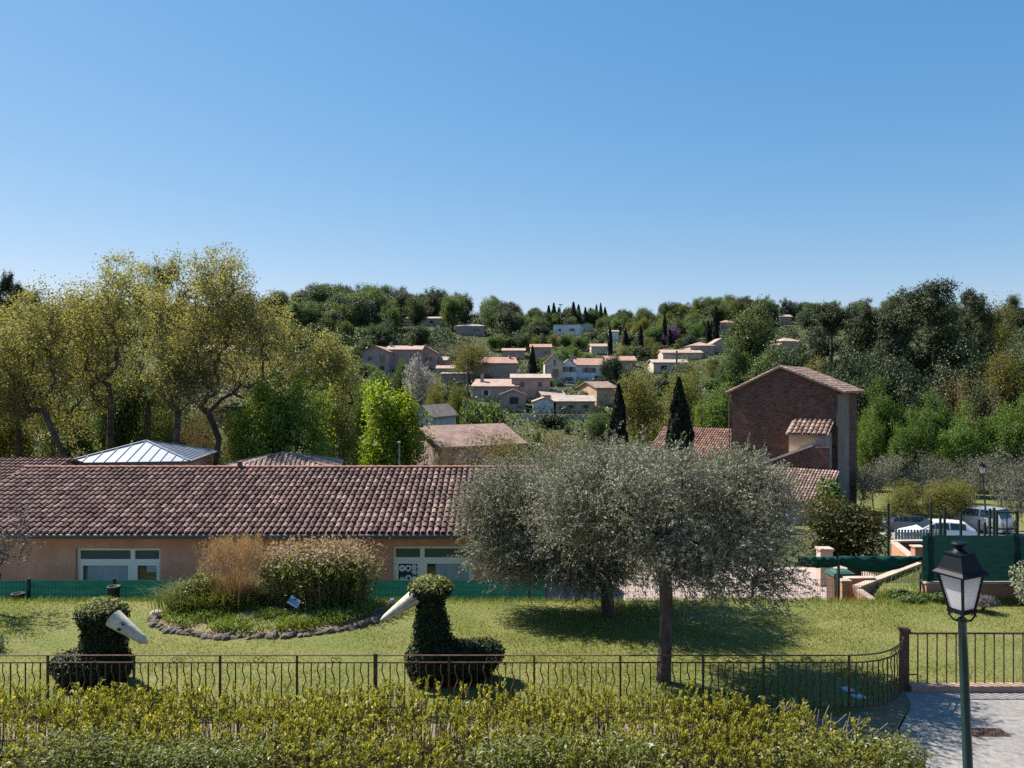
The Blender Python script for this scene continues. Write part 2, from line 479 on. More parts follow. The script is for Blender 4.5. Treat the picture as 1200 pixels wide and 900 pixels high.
M['bare_soil'] = groundmat('bare_soil', (0.15, 0.115, 0.075), (0.22, 0.17, 0.12), (0.11, 0.095, 0.05), 1.0, 12)
M['grass'] = leafmat('grass_blade', (0.065, 0.118, 0.014), (0.29, 0.285, 0.076), 0.35, (1.4, 1.35, 0.5), 0.6, 0.2, 0.0, c3=(0.34, 0.27, 0.14))
M['weed'] = leafmat('weed_leaf', (0.075, 0.13, 0.018), (0.19, 0.22, 0.05), 0.38, (1.4, 1.5, 0.5), 0.5, 0.3, 0.2)
M['plane'] = leafmat('plane_leaf', (0.165, 0.16, 0.058), (0.36, 0.33, 0.14), 0.46, (1.25, 1.25, 0.65), 0.6, 0.2, 0.12)
M['oak'] = leafmat('oak_leaf', (0.028, 0.042, 0.02), (0.075, 0.095, 0.04), 0.18, (1.3, 1.5, 0.6), 0.5, 0.3, 0.35)
M['green'] = leafmat('green_leaf', (0.055, 0.085, 0.024), (0.14, 0.175, 0.055), 0.3, (1.3, 1.5, 0.5), 0.5, 0.3, 0.3)
M['fresh'] = leafmat('fresh_leaf', (0.10, 0.145, 0.022), (0.22, 0.29, 0.055), 0.5, (1.4, 1.4, 0.45), 0.5, 0.3, 0.18)
M['rowgreen'] = leafmat('row_leaf', (0.055, 0.10, 0.018), (0.14, 0.20, 0.042), 0.42, (1.4, 1.45, 0.45), 0.5, 0.3, 0.18)
M['lime'] = leafmat('lime_leaf', (0.10, 0.16, 0.012), (0.27, 0.31, 0.028), 0.42, (1.5, 1.5, 0.4), 0.5, 0.3, 0.1)
M['yellow'] = leafmat('yellowgreen_leaf', (0.10, 0.11, 0.025), (0.21, 0.20, 0.06), 0.38, (1.5, 1.4, 0.5), 0.6, 0.2, 0.2)
M['pine'] = leafmat('pine_needles', (0.026, 0.038, 0.02), (0.07, 0.085, 0.038), 0.12, (1.2, 1.4, 0.6), 0.6, 0.25, 0.25)
M['cypress'] = leafmat('cypress_scale', (0.008, 0.014, 0.009), (0.02, 0.03, 0.014), 0.08, (1.2, 1.4, 0.6), 0.6, 0.2, 0.2)
M['grey'] = leafmat('greygreen_leaf', (0.085, 0.09, 0.06), (0.19, 0.185, 0.145), 0.2, (1.2, 1.2, 0.8), 0.6, 0.25, 0.15)
M['tan'] = leafmat('tan_twig', (0.15, 0.115, 0.05), (0.25, 0.19, 0.09), 0.25, (1.3, 1.2, 0.7), 0.7, 0.2, 0.15)
M['white_blossom'] = leafmat('white_blossom', (0.22, 0.22, 0.17), (0.55, 0.50, 0.47), 0.3, (1.1, 1.1, 1.0), 0.7, 0.2, 0.0)
M['purple_blossom'] = leafmat('purple_blossom', (0.15, 0.075, 0.15), (0.29, 0.16, 0.28), 0.3, (1.2, 1.0, 1.2), 0.7, 0.2, 0.0)
M['olive'] = leafmat('olive_leaf', (0.135, 0.14, 0.10), (0.275, 0.27, 0.205), 0.22, (1.2, 1.25, 0.7), 0.55, 0.3, 0.06, c3=(0.40, 0.385, 0.31))
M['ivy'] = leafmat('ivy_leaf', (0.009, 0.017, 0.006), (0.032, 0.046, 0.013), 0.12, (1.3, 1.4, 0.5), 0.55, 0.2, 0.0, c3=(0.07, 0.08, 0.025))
M['ivy_top'] = leafmat('ivy_lit_leaf', (0.10, 0.115, 0.03), (0.28, 0.27, 0.10), 0.3, (1.3, 1.4, 0.5), 0.6, 0.2, 0.0)  # light crest leaves, with the sunlit top put into their colour
M['shoot'] = leafmat('hedge_shoot_leaf', (0.12, 0.135, 0.018), (0.36, 0.335, 0.055), 0.5, (1.4, 1.35, 0.5), 0.5, 0.3, 0.0, c3=(0.58, 0.55, 0.42))
M['hedge_low'] = leafmat('hedge_old_leaf', (0.055, 0.075, 0.014), (0.20, 0.21, 0.06), 0.34, (1.4, 1.4, 0.5), 0.55, 0.25, 0.0, c3=(0.48, 0.48, 0.38))  # the few palest leaves are glints painted as leaf colour
M['stem'] = leafmat('hedge_stem', (0.12, 0.075, 0.045), (0.32, 0.23, 0.155), 0.0, None, 0.7, 0.3, 0.0)
M['plume'] = leafmat('dry_plume', (0.26, 0.155, 0.07), (0.46, 0.31, 0.16), 0.3, (1.2, 1.1, 0.8), 0.7, 0.2, 0.0)
M['tip'] = leafmat('pinkish_tip', (0.24, 0.165, 0.085), (0.50, 0.38, 0.27), 0.3, (1.2, 1.1, 0.8), 0.7, 0.2, 0.0)
M['bush'] = leafmat('bush_leaf', (0.07, 0.09, 0.016), (0.22, 0.225, 0.05), 0.3, (1.4, 1.4, 0.5), 0.5, 0.3, 0.1)
M['bush_red'] = leafmat('bronze_bush_leaf', (0.035, 0.04, 0.008), (0.10, 0.095, 0.018), 0.28, (1.4, 1.3, 0.5), 0.45, 0.3, 0.1, c3=(0.20, 0.11, 0.03))
M['silver'] = leafmat('silver_leaf', (0.13, 0.15, 0.09), (0.30, 0.32, 0.22), 0.2, (1.2, 1.2, 0.8), 0.6, 0.2, 0.1)
M['lavender'] = leafmat('lavender_leaf', (0.10, 0.085, 0.085), (0.19, 0.17, 0.17), 0.15, (1.1, 1.1, 1.0), 0.7, 0.2, 0.1)
M['red_leaf'] = leafmat('red_leaf', (0.20, 0.05, 0.03), (0.32, 0.12, 0.06), 0.3, (1.4, 1.0, 0.7), 0.5, 0.3, 0.0)

# ------------------------------------------------------------------ the lie of the land
PROF = np.array([(-60, -0.2), (0, 0), (21.3, 0), (23.3, -1.35), (34, -1.4), (45, -3.0), (60, -4.0), (90, -5.0), (115, -4.2), (150, 0.2), (200, 9), (250, 19),
                 (300, 30), (350, 38), (400, 44), (500, 52), (700, 50), (1200, 45), (6000, 40)])
PROFB = np.array([(-60, -0.2), (0, 0), (21.3, 0), (23.3, 0.06), (24.6, 0.12), (25.6, -1.0), (31, -1.3), (41, -3.0), (45, -3.0), (60, -4.0)])
SIDE_U = np.array([-2.0, -0.66, -0.25, -0.10, 0.02, 0.12, 0.20, 0.28, 0.36, 0.66, 2.0])
SIDE_S = np.array([1.0, 1.0, 1.03, 0.92, 0.80, 0.77, 0.90, 1.0, 0.93, 0.9, 0.9])


def hgt(x, y):
    x = np.asarray(x, float); y = np.asarray(y, float)
    r = y
    a = np.interp(r, PROF[:, 0], PROF[:, 1])
    bz = np.where(r < 60, np.interp(r, PROFB[:, 0], PROFB[:, 1]), a)
    k = np.clip((x - 9.9 - .55 * np.clip(y - 22, 0, 3)) / 0.5, 0, 1)
    z = a * (1 - k) + bz * k
    s = np.interp(x / np.maximum(y, 40), SIDE_U, SIDE_S)
    f = np.clip((y - 120) / 120, 0, 1)
    s = 1 + (s - 1) * f
    bump_ = f * (2.0 * np.sin(x * 0.021 + 1.3) * np.sin(y * 0.017 + 0.4) + 1.0 * np.sin(x * 0.06 + y * 0.045))
    # the wooded rise on the right comes closer
    ride = np.clip((x / np.maximum(y, 40) - 0.33) / 0.15, 0, 1) * np.clip((y - 95) / 60, 0, 1) * 7.0 * np.clip((260 - y) / 80, 0, 1)
    return z * s + bump_ + ride


def h1(x, y): return float(hgt(x, y))


def hit(px, py, d0=24.0, d1=900.0):
    Ds = np.concatenate([np.arange(d0, 120, 0.5), np.arange(120, d1, 1.5)])
    xs = (px - 600) / FPX * Ds; zs = EYE - (py - 450) / FPX * Ds
    below = np.nonzero(zs <= hgt(xs, Ds))[0]
    return float(Ds[below[0]]) if len(below) else None


def grid(name, xs, ys, m, lift=0.0, kind='structure', zf=hgt):
    X, Y = np.meshgrid(xs, ys)
    Z = zf(X, Y) + lift
    V = np.stack([X.ravel(), Y.ravel(), Z.ravel()], 1)
    nx, ny = len(xs), len(ys)
    i, j = np.meshgrid(np.arange(nx - 1), np.arange(ny - 1))
    a = (j * nx + i).ravel()
    F = np.stack([a, a + 1, a + 1 + nx, a + nx], 1)
    me = np_mesh(name, V, F)
    me.polygons.foreach_set('use_smooth', np.ones(len(F), bool))
    o = link(name, me, None, m)
    if kind: o['kind'] = kind
    return o


xs = np.unique(np.concatenate([-np.geomspace(60, 2500, 20), np.arange(-60, 61, 2.0), np.arange(9.4, 13, .25), np.geomspace(60, 2500, 20), np.arange(-400, 401, 12.0)]))
ys = np.unique(np.concatenate([np.array([-1500, -400, -60, -10, 0, 6, 10, 12, 14, 16, 18, 20, 20.8, 21.3, 22, 22.6, 23.3, 24, 24.6, 25.1, 25.6, 31, 34, 41, 45]), np.arange(48, 160, 4.0), np.arange(160, 520, 8.0), np.geomspace(520, 3000, 18)]))
grid('ground', xs, ys, M['terrain'], 0.0)
# lawn on the terrace
lx = np.unique(np.concatenate([np.arange(-30, 31, 1.0), [9.9, 10.4]]))
ly = np.unique(np.concatenate([[13.9], np.arange(14, 21, 0.5), [20.8, 21.3, 22.2, 23.0]]))
grid('lawn', lx, ly, M['lawn'], 0.02)
# road past the hedge and the gate
MBr = MB(); MBr.add([(-30, 5, .026), (30, 5, .026), (30, 14.98, .026), (7.60, 14.98, .026), (7.47, 14.5, .026), (7.28, 14.15, .026), (7.05, 13.85, .026), (6.72, 13.4, .026), (6.3, 12.4, .026), (6.1, 10.6, .026), (-30, 10.6, .026)], [tuple(range(11))]); o = MBr.build('road', M['road']); o['kind'] = 'structure'
MBr = MB(); MBr.add([(-30, 10.62, .018), (6.08, 10.62, .018), (6.28, 12.4, .018), (6.7, 13.4, .018), (7.0, 13.86, .018), (-30, 13.86, .018)], [(0, 1, 2, 3, 4)]); o = MBr.build('hedge_soil', M['terrain']); o['kind'] = 'structure'
MBr = MB(); MBr.quad((-30, 12.98, .024), (6.3, 12.98, .024), (6.2, 13.6, .024), (-30, 13.6, .024)); o = MBr.build('path', M['bare_soil']); o['kind'] = 'structure'
MBr = MB(); MBr.add([(7.58, 14.96, .033), (7.45, 14.5, .033), (7.26, 14.17, .033), (7.03, 13.87, .033), (6.7, 13.42, .033), (6.3, 12.7, .033), (5.0, 13.5, .033), (5.2, 14.0, .033), (6.2, 14.25, .033), (6.9, 14.5, .033), (7.35, 15.0, .033), (7.5, 15.3, .033)], [(0, 1, 2, 3, 4, 5, 6, 7, 8, 9, 10, 11)]); o = MBr.build('bare_soil', M['bare_soil']); o['kind'] = 'structure'
mb = MB(); mb.box((18.9, 15.08, 0.06), (22.3, 0.2, 0.16)); o = mb.build('kerb', M['kerbstone']); o['kind'] = 'structure'
# paved court below the lawn, the car park and the meadow
grid('courtyard', np.array([1.2, 4, 7, 9.85]), np.array([23.4, 25.4, 31, 34, 37]), M['court'], 0.03)
grid('ramp_paving', np.array([9.852, 10.4, 11, 11.6, 12, 13.6]), np.array([25.65, 31]), M['court'], 0.035)
grid('car_park', np.arange(22, 44, 2.0), np.array([40.5, 41, 45, 47.5]), M['road'], 0.06)
grid('meadow', np.arange(14, 90, 4.0), np.arange(48, 100, 4.0), M['meadow'], 0.05)
grid('footpath', np.arange(38, 70, 4.0), np.array([88.0, 92.0]), M['court'], 0.10)


# ------------------------------------------------------------------ foliage
def unit(v):
    return v / np.maximum(np.linalg.norm(v, axis=1, keepdims=True), 1e-9)


def leaves(C, L, W, rng, out=None, outk=0.5, up=0.3, axis=None, axk=0.0, rnd=1.0):
    """rhombic leaves at points C; normals partly outward/upward; long axis partly along `axis`"""
    n = len(C)
    N = rng.normal(size=(n, 3)) * 0.6 * rnd
    if out is not None: N = N + unit(out) * outk
    N[:, 2] += up
    N = unit(N)
    A = rng.normal(size=(n, 3))
    if axis is not None: A = unit(A) * (1 - axk) + axis * axk
    A = A - N * np.sum(A * N, 1, keepdims=True)
    A = unit(A)
    B = np.cross(N, A)
    l = L * rng.uniform(0.7, 1.3, (n, 1)) / 2; wd = W * rng.uniform(0.7, 1.3, (n, 1)) / 2
    V = np.empty((n, 4, 3))
    V[:, 0] = C - A * l; V[:, 1] = C + B * wd + N * wd * 0.3; V[:, 2] = C + A * l; V[:, 3] = C - B * wd + N * wd * 0.3
    F = np.arange(n * 4).reshape(n, 4)
    return V.reshape(-1, 3), F


def join(parts):
    Vs = []; Fs = []; k = 0
    for V, F in parts:
        Vs.append(V); Fs.append(F + k); k += len(V)
    return np.concatenate(Vs), np.concatenate(Fs)


def skeleton(rng, trunk, targets, rtip, rbase, bend=0.12, seg=0.8, sides=6):
    """limbs grown from the trunk polyline to every target point; returns the tube mesh"""
    pos = [np.array(trunk[0], float)]; par = [-1]
    for p in trunk[1:]:
        a = pos[-1]; p = np.array(p, float); k = max(1, int(np.linalg.norm(p - a) / seg))
        for i in range(1, k + 1):
            q = a + (p - a) * i / k
            pos.append(q); par.append(len(pos) - 2)
    nt_ = len(pos)
    first = max(1, int(nt_ * 0.45))
    top = pos[-1]
    order = np.argsort(np.linalg.norm(targets - top, axis=1))
    for ti in order:
        t = targets[ti]
        Q = np.array(pos)
        dist = np.linalg.norm(Q - t, axis=1)
        pen = dist + np.maximum(0, Q[:, 2] - t[2] + 0.25 * dist) * 0.9
        pen[:first] += 50
        b_ = int(np.argmin(pen)); dd = dist[b_]
        if dd < seg * 0.3: continue
        k = max(2, int(dd / seg))
        st = pos[b_]; prev = b_
        j = rng.normal(size=3) * dd * 0.05
        for i in range(1, k + 1):
            s_ = i / k
            q = st + (t - st) * s_ + np.array([0, 0, 1.0]) * math.sin(math.pi * s_) * dd * bend + j * math.sin(math.pi * s_) + rng.normal(size=3) * seg * 0.06 * (s_ < 1)
            pos.append(q); par.append(prev); prev = len(pos) - 1
    n = len(pos)
    cnt = np.zeros(n); haschild = np.zeros(n, bool)
    for i in range(1, n): haschild[par[i]] = True
    cnt[~haschild] = 1
    for i in range(n - 1, 0, -1): cnt[par[i]] += cnt[i]
    rad = rtip * np.sqrt(np.maximum(cnt, 1))
    rad = np.minimum(rad * (rbase / max(rad[first], 1e-6)) ** np.clip(np.log(np.maximum(cnt, 1)) / math.log(max(cnt[0], 2)), 0, 1), rbase * 1.0)
    for i in range(first):                      # root flare
        rad[i] = rbase * (1.0 + 0.45 * (1 - i / first) ** 3)
    V = []; F = []
    ang = np.arange(sides) * 2 * math.pi / sides
    pos = np.array(pos)
    for i in range(1, n):
        a, b_ = pos[par[i]], pos[i]
        t = b_ - a; L = np.linalg.norm(t)
        if L < 1e-5: continue
        t = t / L
        u = np.cross(t, [0, 1, 0.13]) if abs(t[2]) > .9 else np.cross(t, [0, 0, 1.0])
        u /= np.linalg.norm(u); w_ = np.cross(t, u)
        ring = np.cos(ang)[:, None] * u + np.sin(ang)[:, None] * w_
        ra = min(rad[par[i]], rad[i] * 1.35) if par[i] >= nt_ else rad[i] * 1.05 if i >= nt_ else rad[par[i]]
        k = len(V) * sides
        V.append(a - t * ra * 0.2 + ring * ra); V.append(b_ + t * rad[i] * 0.25 + ring * rad[i])
        for q in range(sides):
            F.append((k + q, k + (q + 1) % sides, k + sides + (q + 1) % sides, k + sides + q))
    return np.concatenate(V), np.array(F)


def shell_points(rng, n, c, r, inner=0.45, zmin=None):
    """points in an ellipsoid biased to its outer half"""
    P_ = unit(rng.normal(size=(n * 2, 3))) * (inner + (1 - inner) * rng.random((n * 2, 1)) ** 0.6)
    P_ = P_ * np.array(r) + np.array(c)
    if zmin is not None: P_ = P_[P_[:, 2] > zmin]
    return P_[:n]


def lobes(rng, n, c, r, k=7, spread=0.62, lobe=0.5, inner=0.35):
    """an uneven crown: a handful of overlapping lobes"""
    cs = unit(rng.normal(size=(k, 3))) * spread * np.array(r) * rng.uniform(0.6, 1.1, (k, 1)) + np.array(c)
    cs[:, 2] = np.maximum(cs[:, 2], c[2] - r[2] * 0.55)
    rs = rng.uniform(0.75, 1.25, (k, 1)) * lobe * np.array(r)
    pick = rng.integers(0, k, n)
    return unit(rng.normal(size=(n, 3))) * (inner + (1 - inner) * rng.random((n, 1)) ** 0.5) * rs[pick] + cs[pick]


def make_tree(name, label, cat, barkm, leafm, rng, H, trunk, targets, per, sigma, L, W, rtip, rbase, bend=0.12, seg=0.8, sides=5, out_c=None, outk=0.5, up=0.3, group=None, axis=None, axk=0, flat=1.0, rnd=1.0):
    r_ = thing(name, label, cat, (0, 0, 0), 0, group)
    V, F = skeleton(rng, trunk, targets, rtip, rbase, bend, seg, sides)
    me = np_mesh(name + '_trunk', V, F); me.polygons.foreach_set('use_smooth', np.ones(len(F), bool))
    link('trunk', me, r_, barkm)
    C = np.repeat(targets, per, 0) + rng.normal(size=(len(targets) * per, 3)) * np.array([sigma, sigma, sigma * flat])
    keep = C[:, 2] > 0.15
    C = C[keep]
    oc = np.array(out_c if out_c is not None else targets.mean(0))
    Vl, Fl = leaves(C, L, W, rng, C - oc, outk, up, axis, axk, rnd)
    link('crown', np_mesh(name + '_crown', Vl, Fl), r_, leafm)
    r_['_h'] = H
    return r_


PROTO = {}
used_proto = set()


def rngs(k): return np.random.default_rng(k)


def proto_broad(key, leafm, H, rx, rz, nt_, per, L, W, seed, k=8, bark='bark', sigma=0.55, trunk_h=None, name='broadleaf_tree', lobe=0.5, spread=0.62):
    g = rngs(seed)
    zc = H - rz
    th = trunk_h or max(1.0, H - 2 * rz + 0.5)
    T = lobes(g, nt_, (0, 0, zc), (rx, rx, rz), k, spread, lobe)
    T[:, 2] = np.clip(T[:, 2], 0.4, H)
    PROTO[key] = (make_tree(name, 'tree', 'tree', M[bark], M[leafm], g, H, [(0, 0, -0.6), (0.08, 0.05, th * 0.5), (0.1, -0.1, th)], T, per, sigma, L, W, 0.025 * H / 10, 0.022 * H, out_c=(0, 0, zc - rz * 0.3)), H, rx)


def proto_pine(key, H, rx, seed, leafm='pine', flat=True):
    g = rngs(seed)
    k = 16
    cs = []
    for i in range(k):
        z = H * (0.42 + 0.56 * (i / (k - 1)))
        f = math.sin(math.pi * (0.12 + 0.80 * ((z / H - 0.42) / 0.58) ** 1.0)) ** 0.7
        a = i * 2.4 + g.uniform(-.4, .4)
        rr = rx * f * g.uniform(0.35, 0.85)
        cs.append((math.cos(a) * rr, math.sin(a) * rr, z))
    cs.append((0, 0, H * 0.95))
    cs = np.array(cs)
    n = 260
    pick = g.integers(0, len(cs), n)
    T = cs[pick] + unit(g.normal(size=(n, 3))) * g.random((n, 1)) ** 0.5 * np.array([rx * 0.34, rx * 0.34, H * 0.055])
    PROTO[key] = (make_tree('pine_tree', 'tree', 'tree', M['bark'], M[leafm], g, H, [(0, 0, -0.6), (0.3, 0.1, H * 0.35), (0.1, 0, H * 0.8)], T, 90, 0.36, 0.34, 0.13, 0.025, 0.02 * H, out_c=(0, 0, H * 0.5), up=0.5), H, rx)


def proto_cypress(key, H, rx, seed, n=7000, L=0.3, W=0.12, leafm='cypress', name='cypress_tree', cone=False):
    g = rngs(seed)
    t = g.random(n) ** 0.85
    z = 0.3 + t * (H - 0.3)
    if cone: f = (1 - t) * 0.95 + 0.05
    else: f = np.minimum(1, 0.55 + t * 2.2) * np.clip((1 - t) * 2.3, 0.0, 1) ** 0.7
    a = g.random(n) * 2 * math.pi
    lump = 1 + 0.14 * np.sin(a * 3 + z * 1.7 + seed) + 0.1 * np.sin(a * 5 - z * 3.1)
    rr = rx * f * lump * (0.55 + 0.45 * g.random(n) ** 0.4)
    C = np.stack([np.cos(a) * rr, np.sin(a) * rr, z], 1)
    out = np.stack([np.cos(a), np.sin(a), np.full(n, 0.35)], 1)
    ax = np.zeros((n, 3)); ax[:, 2] = 1; ax[:, :2] = out[:, :2] * (0.9 if cone else 0.35)
    V, F = leaves(C, L, W, g, out, 0.9, 0.1, unit(ax), 0.75)
    r_ = thing(name, 'tree', 'tree')
    mb = MB(); mb.tube([(0, 0, -0.6), (0, 0, H * 0.5), (0, 0, H * 0.93)], [0.16 * H / 10, 0.1 * H / 10, 0.02], 6)
    # dense dead inner growth keeps the column from being see-through
    me = mb.build('trunk', M['bark'], r_)
    prof = [(max(0.02, rx * 0.62 * float(((1 - tt) * 0.95 + 0.05) if cone else (min(1, 0.55 + tt * 2.2) * min(1, max(0, (1 - tt) * 2.3)) ** 0.7))), 0.3 + tt * (H - 0.5)) for tt in np.linspace(0, 1, 12)]
    mi = MB(); mi.lathe(prof, 9)
    nv = len(V)
    link('crown', np_mesh(key + '_crown', V, F), r_, M[leafm])
    mi.build('inner_growth', M[leafm], r_)
    PROTO[key] = (r_, H, rx)


def place(key, name, label, cat, loc, H, width=None, rz=None, group=None):
    """a tree of kind `key` scaled to height H (and crown width) standing at loc"""
    src, h0, r0 = PROTO[key]
    sz = H / h0
    sx = (width / 2 / r0) if width else sz
    rz = random.uniform(0, 6.28) if rz is None else rz
    if key not in used_proto:
        used_proto.add(key)
        o = src
        o.location = loc; o.rotation_euler = (0, 0, rz); o.scale = (sx, sx, sz)
        o['label'] = label
        if group: o['group'] = group
    else:
        o = dup(src, loc, rz, (sx, sx, sz), label, group)
        if not group and 'group' in o: del o['group']
    o.name = name
    o['category'] = cat
    if '_h' in o: del o['_h']
    return o


# broadleaf kinds (height, radius ...): several shapes of each
for i in range(4): proto_broad(f'oak{i}', 'oak', 10, 4.3, 4.4, 260, 55, 0.29, 0.2, 100 + i, k=11, sigma=0.42, name='oak_tree')
for i in range(4): proto_broad(f'green{i}', 'green', 11, 4.2, 4.9, 240, 52, 0.29, 0.2, 120 + i, k=10, sigma=0.45)
for i in range(2): proto_broad(f'fresh{i}', 'fresh', 9, 4.2, 4.3, 320, 75, 0.22, 0.15, 140 + i, k=11, sigma=0.38)
for i in range(2): proto_broad(f'row{i}', 'rowgreen', 9, 4.2, 4.3, 320, 75, 0.22, 0.15, 145 + i, k=13, sigma=0.34)
proto_broad('lime0', 'lime', 11, 3.4, 5.2, 230, 60, 0.3, 0.2, 150, k=10, sigma=0.42)
for i in range(2): proto_broad(f'yellow{i}', 'yellow', 10, 4.4, 4.4, 220, 50, 0.21, 0.14, 160 + i, k=9, sigma=0.5)
for i in range(3): proto_broad(f'shrub{i}', 'green', 3, 2.0, 1.5, 90, 40, 0.26, 0.16, 170 + i, k=7, sigma=0.25, trunk_h=0.5, name='shrub')
for i in range(2): proto_broad(f'darkshrub{i}', 'oak', 3, 2.0, 1.5, 90, 40, 0.26, 0.16, 175 + i, k=7, sigma=0.25, trunk_h=0.5, name='shrub')
for i in range(3): proto_broad(f'grey{i}', 'grey', 4, 2.2, 1.7, 130, 22, 0.2, 0.06, 180 + i, k=9, bark='bark_pale', sigma=0.26, trunk_h=0.9, name='orchard_tree')
proto_broad('tan0', 'tan', 6, 3.6, 2.7, 200, 45, 0.18, 0.06, 186, k=8, bark='bark_pale', sigma=0.35, trunk_h=0.9)
proto_broad('blossom0', 'white_blossom', 6, 3.4, 2.7, 110, 40, 0.3, 0.2, 190, k=8, sigma=0.35, name='blossom_tree')
proto_broad('judas0', 'purple_blossom', 6, 3.4, 2.7, 110, 40, 0.3, 0.2, 191, k=8, sigma=0.35, name='blossom_tree')
for i in range(3): proto_pine(f'pine{i}', 16, 6.0, 200 + i)
for i in range(2): proto_cypress(f'cypress{i}', 8.0, 0.95, 210 + i)
proto_cypress('spire0', 10.0, 2.0, 220, n=4500, L=0.5, W=0.2, leafm='pine', name='conifer_tree', cone=True)

# ------------------------------------------------------------------ roofs and houses
def tiles(eave, ud, vd, W, L, period=0.21, row=0.34, rad=0.085, seg=5, rng=None):
    """canal tiles over a slope: eave corner, unit along the eave, unit up the slope -> vertices, quads"""
    rng = rng or RNG
    ud = np.array(ud, float); vd = np.array(vd, float); nd_ = np.cross(ud, vd); nd_ = nd_ / np.linalg.norm(nd_)
    if nd_[2] < 0: nd_ = -nd_
    nc = int(W / period); nr = int(math.ceil(L / row))
    a = np.linspace(0, math.pi, seg + 1)
    ci = (np.arange(nc) + 0.5) * period + (W - nc * period) / 2
    U, Rw = np.meshgrid(ci, np.arange(nr)); U = U.ravel(); Rw = Rw.ravel(); n = len(U)
    U = U + rng.normal(size=n) * 0.008
    v0 = Rw * row - 0.05 + rng.normal(size=n) * 0.012; v1 = np.minimum(v0 + row + 0.06, L)
    lift0 = 0.035 + rng.normal(size=n) * 0.006; lift1 = 0.0
    V = np.empty((n, 2, seg + 1, 3))
    E = np.array(eave, float)
    for e, (vv, lf, rr) in enumerate(((v0, lift0, rad), (v1, np.zeros(n) + lift1, rad * 0.86))):
        for k in range(seg + 1):
            off = U - math.cos(a[k]) * rr
            hh = lf + math.sin(a[k]) * rr * 0.95
            V[:, e, k] = E + off[:, None] * ud + vv[:, None] * vd + hh[:, None] * nd_
    base = (np.arange(n) * 2 * (seg + 1))[:, None]
    F = []
    for k in range(seg):
        F.append(np.concatenate([base + k, base + k + 1, base + seg + 1 + k + 1, base + seg + 1 + k], 1))
    return V.reshape(-1, 3), np.concatenate(F)


def boxq(c, d):
    mb = MB(); mb.box(c, d)
    return np.array([tuple(v) for v in mb.v]), np.array(mb.f)


def slab(a, b, c, d_, t):
    """sheet a b c d (counter-clockwise from above) with thickness t below"""
    vs = [np.array(p, float) for p in (a, b, c, d_)]
    lo = [p - np.array([0, 0, t]) for p in vs]
    return np.array(vs + lo), np.array([(0, 1, 2, 3), (7, 6, 5, 4), (0, 4, 5, 1), (1, 5, 6, 2), (2, 6, 7, 3), (3, 7, 4, 0)])


def window(parent, c, u, n, w_, h_, frame=None, glass=None, fr=0.07, depth=0.05, shutters=None, bars=(1, 0), name='window'):
    """window frame on a wall: c centre on the wall face, u unit along the wall, n outward unit"""
    u = Vector(u); n = Vector(n); z = Vector((0, 0, 1)); c = Vector(c)
    frame = frame or M['w_mauve']; glass = glass or M['glass_dark']
    mb = MB()

    def bx(du, dz, su, sz, d0, d1):
        ps = []
        for k in (d0, d1):
            for i, j in ((-1, -1), (1, -1), (1, 1), (-1, 1)):
                ps.append(c + u * (du + i * su / 2) + z * (dz + j * sz / 2) + n * k)
        mb.add(ps, [(0, 3, 2, 1), (4, 5, 6, 7), (0, 1, 5, 4), (1, 2, 6, 5), (2, 3, 7, 6), (3, 0, 4, 7)])
    bx(-w_ / 2 + fr / 2, 0, fr, h_, -0.02, depth); bx(w_ / 2 - fr / 2, 0, fr, h_, -0.02, depth)
    bx(0, h_ / 2 - fr / 2, w_ - 2 * fr, fr, -0.02, depth); bx(0, -h_ / 2 + fr / 2, w_ - 2 * fr, fr, -0.02, depth)
    for i in range(bars[0]): bx(-w_ / 2 + w_ * (i + 1) / (bars[0] + 1), 0, fr * 0.8, h_ - 2 * fr, -0.02, depth * 0.8)
    o = mb.build(name, frame, parent)
    mb = MB(); bx(0, 0, w_ - 2 * fr, h_ - 2 * fr, -0.03, 0.012); mb.build('pane', glass, o)
    if shutters:
        for s_ in (-1, 1):
            mb = MB(); bx(s_ * (w_ / 2 + w_ * 0.26), 0, w_ * 0.46, h_ * 1.02, 0.005, 0.06); mb.build('shutter', shutters, o)
    return o


